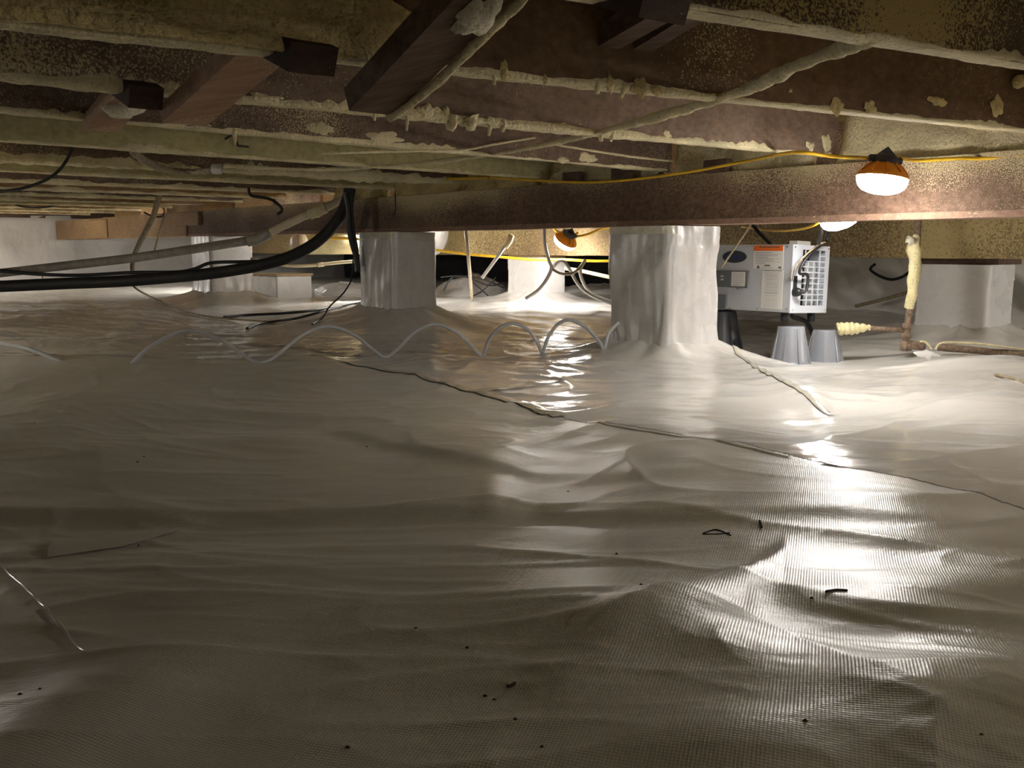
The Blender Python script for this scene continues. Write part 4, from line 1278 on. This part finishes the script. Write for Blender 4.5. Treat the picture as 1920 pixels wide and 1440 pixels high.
# grille opening on the end
b0, zt_ = end_ab(1510, 470); b1, _ = end_ab(1566, 475)
_, zb_ = end_ab(1505, 573)
b0 = .40 * DW - .04; b1 = DW - .03; zb_ = .036; zt_ = DH - .022
ep = MB()
def ef(b_0, b_1, z_0, z_1): ep.box(DP(0, b_0, z_0), V * .006, UU * (b_1 - b_0), ZZ * (z_1 - z_0))
ef(-.002, b0, 0, DH); ef(b1, DW + .002, 0, DH); ef(b0, b1, 0, zb_); ef(b0, b1, zt_, DH)
ep.build('end_panel', M['metal_white'], dh)
dbox('inner_duct', .10, .13, .02, DW - .02, .015, DH - .015, M['inside'], dh)
dbox('filter_sheet', .05, .055, b0 + (b1 - b0) * .5, b1, zb_, zt_ - .06, M['metal_grey'], dh)
dbox('inner_lining', .012, .10, b0 - .05, b0 - .045, .015, DH - .015, M['inside'], dh)
dbox('inner_floor', .012, .10, .01, DW - .01, .008, .012, M['inside'], dh)
# fan behind the grille
fc = DP(.075, b0 + (b1 - b0) * .36, zb_ + (zt_ - zb_) * .42)
MB().lathe(fc, V, [(.02, -.02), (.022, .0), (.022, .02)], 16).build('fan_hub', M['black'], dh, None, True)
for k in range(7):
    a = 2 * math.pi * k / 7
    rd = UU * math.cos(a) + ZZ * math.sin(a); tg = -UU * math.sin(a) + ZZ * math.cos(a)
    mb = MB(); mb.box(fc + rd * .02 - tg * .012, rd * .055, tg * .028 + V * .012, V * .002)
    mb.build('fan_blade', M['steel'] if k % 2 else M['black'], dh)
NB, NR = 4, 8
gh = zt_ - zb_
for k in range(1, NB):
    b_ = b0 + (b1 - b0) * k / NB
    top = zt_ - .055 if k in (1, 2) else zt_
    dbox('grille_bar', -.001, .004, b_ - .003, b_ + .003, zb_, top, M['metal_white'])
for k in range(1, NR + 1):
    z_ = zb_ + (gh - .055) * k / NR
    dbox('grille_bar', -.001, .004, b0, b1, z_ - .0027, z_ + .0027, M['metal_white'])
dbox('grille_bar', -.001, .004, b1 - (b1 - b0) / NB, b1, zt_ - .030, zt_ - .025, M['metal_white'])
dbox('grille_bar', -.001, .004, b0 + .02, b0 + .026, zt_ - .055, zt_, M['metal_white'])


def decal(name, x0, y0, x1, y1, mat, parent, lift=.0015):
    """flat print on the long side between two image corners (upper left, lower right)"""
    a0, z1 = side_ab(x0, y0); a1, z0 = side_ab(x1, y1)
    mb = MB(); mb.box(DP(a1, -lift, z0), V * (a0 - a1), UU * lift * .9, ZZ * (z1 - z0))
    return mb.build(name, mat, parent)


# logo oval
a_c, z_c = side_ab(1377.5, 481.5)
ax_ = abs(side_ab(1355, 481)[0] - side_ab(1399.5, 481)[0]) / 2; az_ = (side_ab(1377, 470)[1] - side_ab(1377, 493)[1]) / 2
mb = MB(); n = 36
mb.add([DP(a_c + ax_ * math.cos(2 * math.pi * k / n), -.003, z_c + az_ * math.sin(2 * math.pi * k / n)) for k in range(n)] + [DP(a_c + ax_ * math.cos(2 * math.pi * k / n), .0, z_c + az_ * math.sin(2 * math.pi * k / n)) for k in range(n)],
       [tuple(range(n))] + [(k, n + k, n + (k + 1) % n, (k + 1) % n) for k in range(n)])
lg = mb.build('logo_oval', M['logo_dark'], dh)
cu = bpy.data.curves.new('logo_text', 'FONT'); cu.body = 'Carrier'; cu.size = .036; cu.align_x = 'CENTER'; cu.align_y = 'CENTER'; cu.extrude = .0005; cu.shear = .15
to = bpy.data.objects.new('logo_tmp', cu)
COL.objects.link(to)
bpy.context.view_layer.update()
dg = bpy.context.evaluated_depsgraph_get()
tm = bpy.data.meshes.new_from_object(to.evaluated_get(dg))
COL.objects.unlink(to); bpy.data.objects.remove(to)
vs = [DP(a_c - v.co.x, -.0036 - v.co.z, z_c + v.co.y) for v in tm.vertices]
mesh_obj('logo_lettering', vs, [tuple(p.vertices) for p in tm.polygons], M['logo_blue'], lg)
# control panel
cp_a0, cp_z1 = side_ab(1340, 507); cp_a1, cp_z0 = side_ab(1404, 540)
cp = MB().box(DP(cp_a1, -.012, cp_z0), V * (cp_a0 - cp_a1), UU * .012, ZZ * (cp_z1 - cp_z0)).build('control_panel', M['panel_grey'], dh, None, False, .002)
def cdecal(name, x0, y0, x1, y1, mat, parent, lift=.0135):
    a0, z1 = side_ab(x0, y0); a1, z0 = side_ab(x1, y1)
    return MB().box(DP(a1, -lift, z0), V * (a0 - a1), UU * .0013, ZZ * (z1 - z0)).build(name, mat, parent)
ck = cdecal('instruction_card', 1375, 509.5, 1399, 537, M['paper'], cp)
for k in range(6): cdecal('print_line', 1377, 513 + k * 4, 1397 - (8 if k == 5 else 0), 514 + k * 4, M['ink_soft'], cp, .0141)
for y in (516.5, 522.5): cdecal('button', 1354.8, y, 1359.5, y + 3, M['paper'], cp, .0141)
# warning label
wlb = decal('warning_label', 1414.5, 460.5, 1468, 504.5, M['paper'], dh)
decal('orange_header', 1414, 460.5, 1468.5, 470.5, M['label_orange'], wlb, .0022)
decal('print_line', 1424, 462.6, 1462, 464.4, M['ink'], wlb, .0026)
for k in range(8): decal('print_line', 1416.5, 473.4 + k * 2.8, 1465 - (18, 2, 6, 24, 3, 14, 2, 30)[k], 474.5 + k * 2.8, M['ink_soft'], wlb, .0022)
a_, z_ = side_ab(1422, 503); a2, _ = side_ab(1419, 503); a3, _ = side_ab(1425, 503); _, z2 = side_ab(1422, 496.5)
MB().add([DP(a2, -.0023, z_), DP(a3, -.0023, z_), DP(a_, -.0023, z2), DP(a2, -.0018, z_), DP(a3, -.0018, z_), DP(a_, -.0018, z2)], [(0, 1, 2), (5, 4, 3), (0, 3, 4, 1), (1, 4, 5, 2), (2, 5, 3, 0)]).build('hazard_triangle', M['ink'], wlb)
decal('print_line', 1434, 496.5, 1444, 499, M['ink'], wlb, .0022)
decal('print_line', 1430, 501, 1448, 502, M['ink_soft'], wlb, .0022)
decal('print_line', 1460, 500, 1465, 503.5, M['ink'], wlb, .0022)
# instruction label
il = decal('instruction_label', 1430, 505.5, 1465.5, 580, M['paper'], dh)
decal('print_line', 1432.5, 506.8, 1466, 508.6, M['ink'], il, .0022)
for k in range(22):
    if k in (12, 13): continue
    ind = (k * 7) % 5
    decal('print_line', 1433 + ind - k * .12, 511 + k * 3.05, 1463.5 - ind - k * .12, 512.4 + k * 3.05, M['ink_soft'], il, .0022)
decal('print_line', 1433, 548.5, 1459, 550.2, M['ink'], il, .0022)
# screws
for px, py in ((1476.5, 463), (1383, 541.5), (1369, 578), (1420, 579), (1474, 580), (1480, 522)):
    a_, z_ = side_ab(px, py)
    MB().lathe(DP(a_, 0, z_), -UU, [(.005, 0), (.005, .003), (.003, .004)], 10).build('screw', M['steel'], dh)
for bb, zz in ((.012, DH - .012), (DW - .012, DH - .012), (DW - .012, .012), (.02, .014)):
    MB().lathe(DP(0, bb, zz), -V, [(.004, 0), (.004, .003), (.002, .0035)], 10).build('screw', M['steel'], dh)
# handle recess at the left, inlet socket with plug
a_, z_ = side_ab(1355, 572)
dbox('drain_fitting', a_ - .03, a_ + .05, -.012, 0, .005, .075, M['panel_grey'], dh, .004)
bx, zx = end_ab(1491, 535)
dbox('power_inlet', -.006, 0, bx - .018, bx + .008, zx - .02, zx + .045, M['inside'], dh, .002)
pl = DP(-.012, bx - .004, zx - .032)
MB().lathe(DP(0, bx - .004, zx - .032), -V, [(.022, 0), (.022, .02), (.016, .034), (.008, .04)], 16).build('plug', M['black'], dh, None, True)
# black feet
for (a_, b_) in ((.05, .03), (.05, DW - .05), (DL - .05, .04), (DL - .05, DW - .05)):
    MB().lathe(DP(a_, b_, 0), -Z, [(.02, 0), (.02, .045)], 14).build('foot', M['black'], dh, None, True)
# power cord (its own thing)
cable('power_cord', [DP(-.035, bx - .004, zx - .032), DP(-.05, bx + .02, zx - .02), DP(-.045, bx + .03, zx + .05), atY(1499, 512, 4.83), atY(1508, 490, 4.84), atY(1522, 474, 4.86), atY(1540, 459, 4.9), atY(1549, 454, 4.95), atY(1553, 440, 4.95), atY(1555, 425, 4.9), atY(1556, 405, 4.85)], .0072, M['black'], 'black power cord looping from the dehumidifier end to the lamp', 'cord', 8, 10)
cable('grey_cord', [DP(-.006, .0, .16), atY(1490, 505, 4.82), atY(1502, 487, 4.82), atY(1520, 470, 4.83), atY(1536, 458, 4.86), atY(1547, 454, 4.9)], .004, M['tan_cable'], 'thin grey cord stretched across the dehumidifier end', 'cord', 8, 8)
cable('black_cable', [atY(1540, 395, 4.7), atY(1541, 425, 4.7), atY(1538, 445, 4.75), atY(1535, 456, 4.8)], .010, M['black'], 'thick black plug lead beside the half hidden lamp', 'cable', 6, 10)
o = MB().box(DP(.05, .10, DH), V * .05, UU * .11, ZZ * .022).build('outlet_box', M['paper'], None, DP(.05, .1, DH), False, .004); prop(o, 'small pale box on top of the dehumidifier', 'box')
# thin lines left of the machine
cable('thin_cable', [atY(1408, 421, 4.3), atY(1380, 462, 4.32), atY(1352, 502, 4.34)], .0042, M['tan_cable'], 'thin tan line from the girder across the dehumidifier side', 'cable', 4, 8)
cable('black_cable', [atY(1408, 418, 5.2), atY(1425, 438, 5.25), atY(1446, 459, 5.3)], .009, M['black'], 'short black cable above the dehumidifier', 'cable', 4, 8)
cable('black_hose', [DP(.10, .16, -.008), DP(.10, .17, -.025), atY(1512, 604, 5.1), atY(1526, 632, 5.15)], .012, M['black'], 'black drain hose between the two grey risers', 'hose', 6, 10)


# plastic risers
def riser(c, label, mat, seed, s=1.0, rot=0.0):
    o = empty('plastic_riser', c); prop(o, label, 'riser', 'ribbed plastic risers under the dehumidifier')
    h = .193 * s
    n = 48; prof = [(.100, 0.0), (.100, .008), (.094, .012), (.092, .02), (.068, h - .006), (.066, h), (.0, h)]
    mb = MB(); mb.lathe(c, Z, [(r * s, z) for r, z in prof[:-1]], n); mb.build('shell', mat, o, None, True)
    for k in range(8):
        a = rot + 2 * math.pi * k / 8
        rd = Vector((math.cos(a), math.sin(a), 0)); tg = Vector((-math.sin(a), math.cos(a), 0))
        mb = MB()
        mb.add([c + rd * .088 * s + Z * .012 - tg * .003, c + rd * .108 * s + Z * .006 - tg * .003, c + rd * .070 * s + Z * (h - .01) - tg * .003, c + rd * .064 * s + Z * (h - .01) - tg * .003,
                c + rd * .088 * s + Z * .012 + tg * .003, c + rd * .108 * s + Z * .006 + tg * .003, c + rd * .070 * s + Z * (h - .01) + tg * .003, c + rd * .064 * s + Z * (h - .01) + tg * .003],
               [(0, 1, 2, 3), (7, 6, 5, 4), (0, 4, 5, 1), (1, 5, 6, 2), (2, 6, 7, 3), (3, 7, 4, 0)])
        mb.build('rib', mat, o)
    mb = MB(); mb.lathe(c, Z, [(.104 * s, -.002), (.106 * s, .0), (.106 * s, .005), (.10 * s, .008)], n); mb.build('flange', mat, o, None, True)
    return o


ra = atY(1481, 682, 4.92); rb = atY(1545, 682, 5.03); rc = atY(1353, 655, 5.28)
riser(ra, 'left one of the two grey ribbed risers under the dehumidifier end', M['pot'], 1, .95, .2)
riser(rb, 'right one of the two grey ribbed risers under the dehumidifier end', M['pot'], 2, .88, .5)
riser(rc, 'dark ribbed riser half hidden behind the largest pier', M['pot_dark'], 3, 1.05, .3)

# ------------------------------------------------------------------ rusty plumbing at the right
rp = empty('rusty_pipe', atY(1700, 655, 4.95)); prop(rp, 'rusty upright pipe with yellow foam round its upper half', 'pipe')
dR = 4.95
MB().tube(spline([atY(1722, 412, dR + .1), atY(1717, 480, dR + .05), atY(1708, 560, dR), atY(1701, 620, dR), atY(1697, 658, dR)], 5), .0165, 12, .15, 4, 40).build('riser_tube', M['rust'], rp, None, True)
mb = MB(); mb.tube(spline([atY(1718, 440, dR - .0), atY(1714, 462, dR), atY(1716, 480, dR), atY(1713, 520, dR), atY(1709, 560, dR - .01), atY(1704, 578, dR)], 6), lambda s: .012 + .022 * math.sin(min(1, s * 3.2) * math.pi / 2) * (1 - .62 * max(0, s - .3) / .7), 12, .35, 5, 20)
mb.build('foam_sleeve', M['foam_yellow'], rp, None, True)
MB().tube([atY(1712, 455, dR - .01), atY(1704, 448, dR - .02), atY(1702, 455, dR - .02)], lambda s: .022 - .006 * s, 9, .5, 6).build('foam_lump', M['foam_white'], rp, None, True)
for y0, y1, r in ((606, 616, .022), (625, 634, .024), (640, 657, .027)):
    MB().tube([atY(1701 - (y0 - 606) * .06, y0, dR), atY(1700 - (y0 - 606) * .06, y1, dR)], r, 14, .08, 4).build('collar', M['rust'], rp, None, True)
br = empty('branch_pipe', atY(1640, 617, dR)); prop(br, 'short rusty pipe with a ringed foam plug at its left end', 'pipe')
MB().tube([atY(1695, 618, dR), atY(1620, 615, dR)], .012, 10, .15, 7, 40).build('tube', M['rust'], br, None, True)
MB().tube(spline([atY(1632, 614, dR), atY(1612, 615, dR), atY(1595, 616, dR), atY(1578, 616, dR), atY(1571, 617, dR)], 10), lambda s: .010 + .020 * math.sin(min(1, s * 1.9) * math.pi / 2) + .0035 * math.sin(s * 44), 16, .1, 8).build('foam_plug', M['foam_yellow'], br, None, True)
gp = empty('ground_pipe', atY(1800, 656, 4.9)); prop(gp, 'rusty pipe lying along the liner at the right edge', 'pipe')
MB().tube([atY(1706, 646, dR), atY(1735, 650, dR - .02)], .020, 12, .12, 4, 40).build('elbow_run', M['rust'], gp, None, True)
MB().tube(spline([atY(1758, 651, 4.9), atY(1830, 657, 4.85), atY(1920, 665, 4.8), atY(2050, 677, 4.75)], 6), .0175, 12, .15, 9, 40).build('long_run', M['rust'], gp, None, True)
cable('thin_cable', [atY(px, py, 4.8) for px, py in ((1754, 655), (1760, 646), (1775, 642), (1830, 644), (1880, 650), (1930, 657), (2000, 664))], .0055, M['foam'], 'pale wire running above the ground pipe at the right edge', 'cable', 8, 8)
cable('thin_cable', [atY(px, py, 4.85) for px, py in ((1725, 640), (1734, 641), (1742, 648), (1747, 655))], .005, M['foam'], 'short pale wire by the foot of the rusty pipe', 'cable', 6, 8)
q = atY(1738, 664, 4.75)
splat(q, Vector((1, 0, 0)), Vector((0, .4, .5)).normalized(), Vector((0, -.7, .7)), .05, .022, .01, 7, floor, M['wrap'], 'torn_flap')
cable('black_cable', [atU(px, py, 6.45) for px, py in ((1641, 495), (1633, 502), (1634, 508), (1650, 518), (1670, 524), (1690, 520), (1705, 510))], .010, M['black'], 'black cable drooping on the liner behind the rusty pipe', 'cable', 8, 8)
cable('brown_strap', [atU(1604, 574, 6.4), atU(1650, 563, 6.4), atU(1712, 546, 6.4)], .012, M['tan_cable'], 'brown strap slanting over the back wall liner', 'strap', 4, 6)
q = on_face('J1', 1905, 155)
cable('foam_stub', [on_face('J1', 1960, 145) - V * .03, on_face('J1', 1920, 151) - V * .03, on_face('J1', 1887, 156) - V * .03], lambda s: .016 + .004 * s, M['foam_brown'], 'foam-coated stub on the dark joist at the right edge', 'stub', 5, 10, .3, 5)
cable('black_cable', [on_face('J1', 1960, 140) - V * .05, on_face('J1', 1920, 133) - V * .05, on_face('J1', 1880, 114) - V * .05], .010, M['tan_cable'], 'dusty cable curling at the right edge under the speckled joist', 'cable', 5, 8)
cable('black_cable', [onground(px, py, .006) for px, py in ((1865, 705), (1895, 712), (1925, 722))], .006, M['tan_cable'], 'dark crease wire on the liner at the right edge', 'cable', 5, 6)

# ------------------------------------------------------------------ debris on the liner
def twig(pts, r, label, seed=0):
    P = [onground(px, py, r * .8) for px, py in pts]
    mb = MB(); mb.tube(spline(P, 4), r, 6, .4, seed, 90)
    o = mb.build('twig', M['debris'], None, P[0], True); prop(o, label, 'twig', 'twigs and bits on the near liner'); return o


twig([(1319, 1001), (1343, 995), (1370, 1006)], .0014, 'thin dark twig crossing another on the near liner', 1)
twig([(1317, 1003), (1345, 1002), (1368, 1000)], .001, 'slim twig under the longer crossed twig', 2)
twig([(1424, 980), (1427, 985), (1428, 991)], .002, 'short stubby twig right of the crossed twigs', 3)
twig([(1548, 1113), (1568, 1109), (1589, 1110)], .0016, 'split twig in the middle of the bright sheen', 4)
twig([(1549, 1111), (1570, 1107), (1588, 1109)], .0011, 'thin splinter against the split twig', 5)
twig([(950, 1292), (957, 1290), (965, 1286)], .0022, 'tiny curled bit on the lower middle liner', 6)
for i, (px, py) in enumerate([(260, 1024), (966, 1353), (910, 1308), (927, 1314), (876, 1216), (780, 1180), (1202, 1097), (1510, 1353), (1697, 1013), (688, 838), (1840, 1380), (1016, 1404), (652, 1405), (1065, 922), (1156, 1040), (75, 1293), (38, 1303), (258, 867), (270, 857), (1522, 1122)]):
    c = onground(px, py, .001)
    mb = MB(); r = (.0016 + .0012 * ((i * 7) % 5) / 5)
    n = 8
    vs = [c + Z * r * .7]
    for k in range(n):
        a = 2 * math.pi * k / n; q = r * (1 + .5 * float(pnoise(k * 1.3, i * 2.1, 3)))
        vs.append(c + Vector((math.cos(a) * q * 1.4, math.sin(a) * q, -.001)))
    mb.add(vs, [(0, 1 + k, 1 + (k + 1) % n) for k in range(n)] + [tuple(range(n, 0, -1))])
    o = mb.build('soil_crumb', M['debris'], None, c); prop(o, ['largest dark crumb, at the tear in the left liner', 'lone black crumb low in the middle of the liner', 'left crumb of the pair below the tiny curled bit', 'right crumb of the pair below the tiny curled bit', 'small crumb above the tiny curled bit', 'small crumb left above the tiny curled bit', 'crumb among scratches left of the bright sheen', 'crumb low in the bright sheen', 'crumb right of the crossed twigs in the sheen', 'crumb on the fold in the middle of the liner', 'lowest crumb at the right edge of the liner', 'crumb at the bottom edge right of the middle', 'crumb at the bottom edge left of the middle', 'crumb just below the long middle fold', 'crumb below and left of the crossed twigs', 'right crumb of the pair at the lower left edge', 'left crumb of the pair at the lower left edge', 'lower crumb of the pair far up the left liner', 'upper crumb of the pair far up the left liner', 'crumb just left of the split twig'][i], 'crumb', 'soil crumbs on the near liner')
# torn slit with a lifted flap on the near left liner
vs = []; fs = []
E0 = [onground(px, py, .003) for px, py in ((88, 1048), (150, 1040), (230, 1028), (300, 1008), (345, 996))]
E1 = [onground(px, py, .012) for px, py in ((95, 1022), (110, 1014), (180, 1012), (240, 1002), (342, 994))]
E1 = [Vector((q.x, q.y, q.z - .008)) for q in E1]
for i in range(5):
    for k in range(5):
        t = k / 4
        q = E0[i].lerp(E1[i], t); q.z += .004 * math.sin(t * math.pi) * (1 if i < 4 else 0)
        vs.append(q)
for i in range(4):
    for k in range(4):
        fs.append((i * 5 + k, i * 5 + k + 1, i * 5 + k + 6, i * 5 + k + 5))
fl_ = mesh_obj('torn_flap', vs, fs, M['liner_near'], floor, None, True)
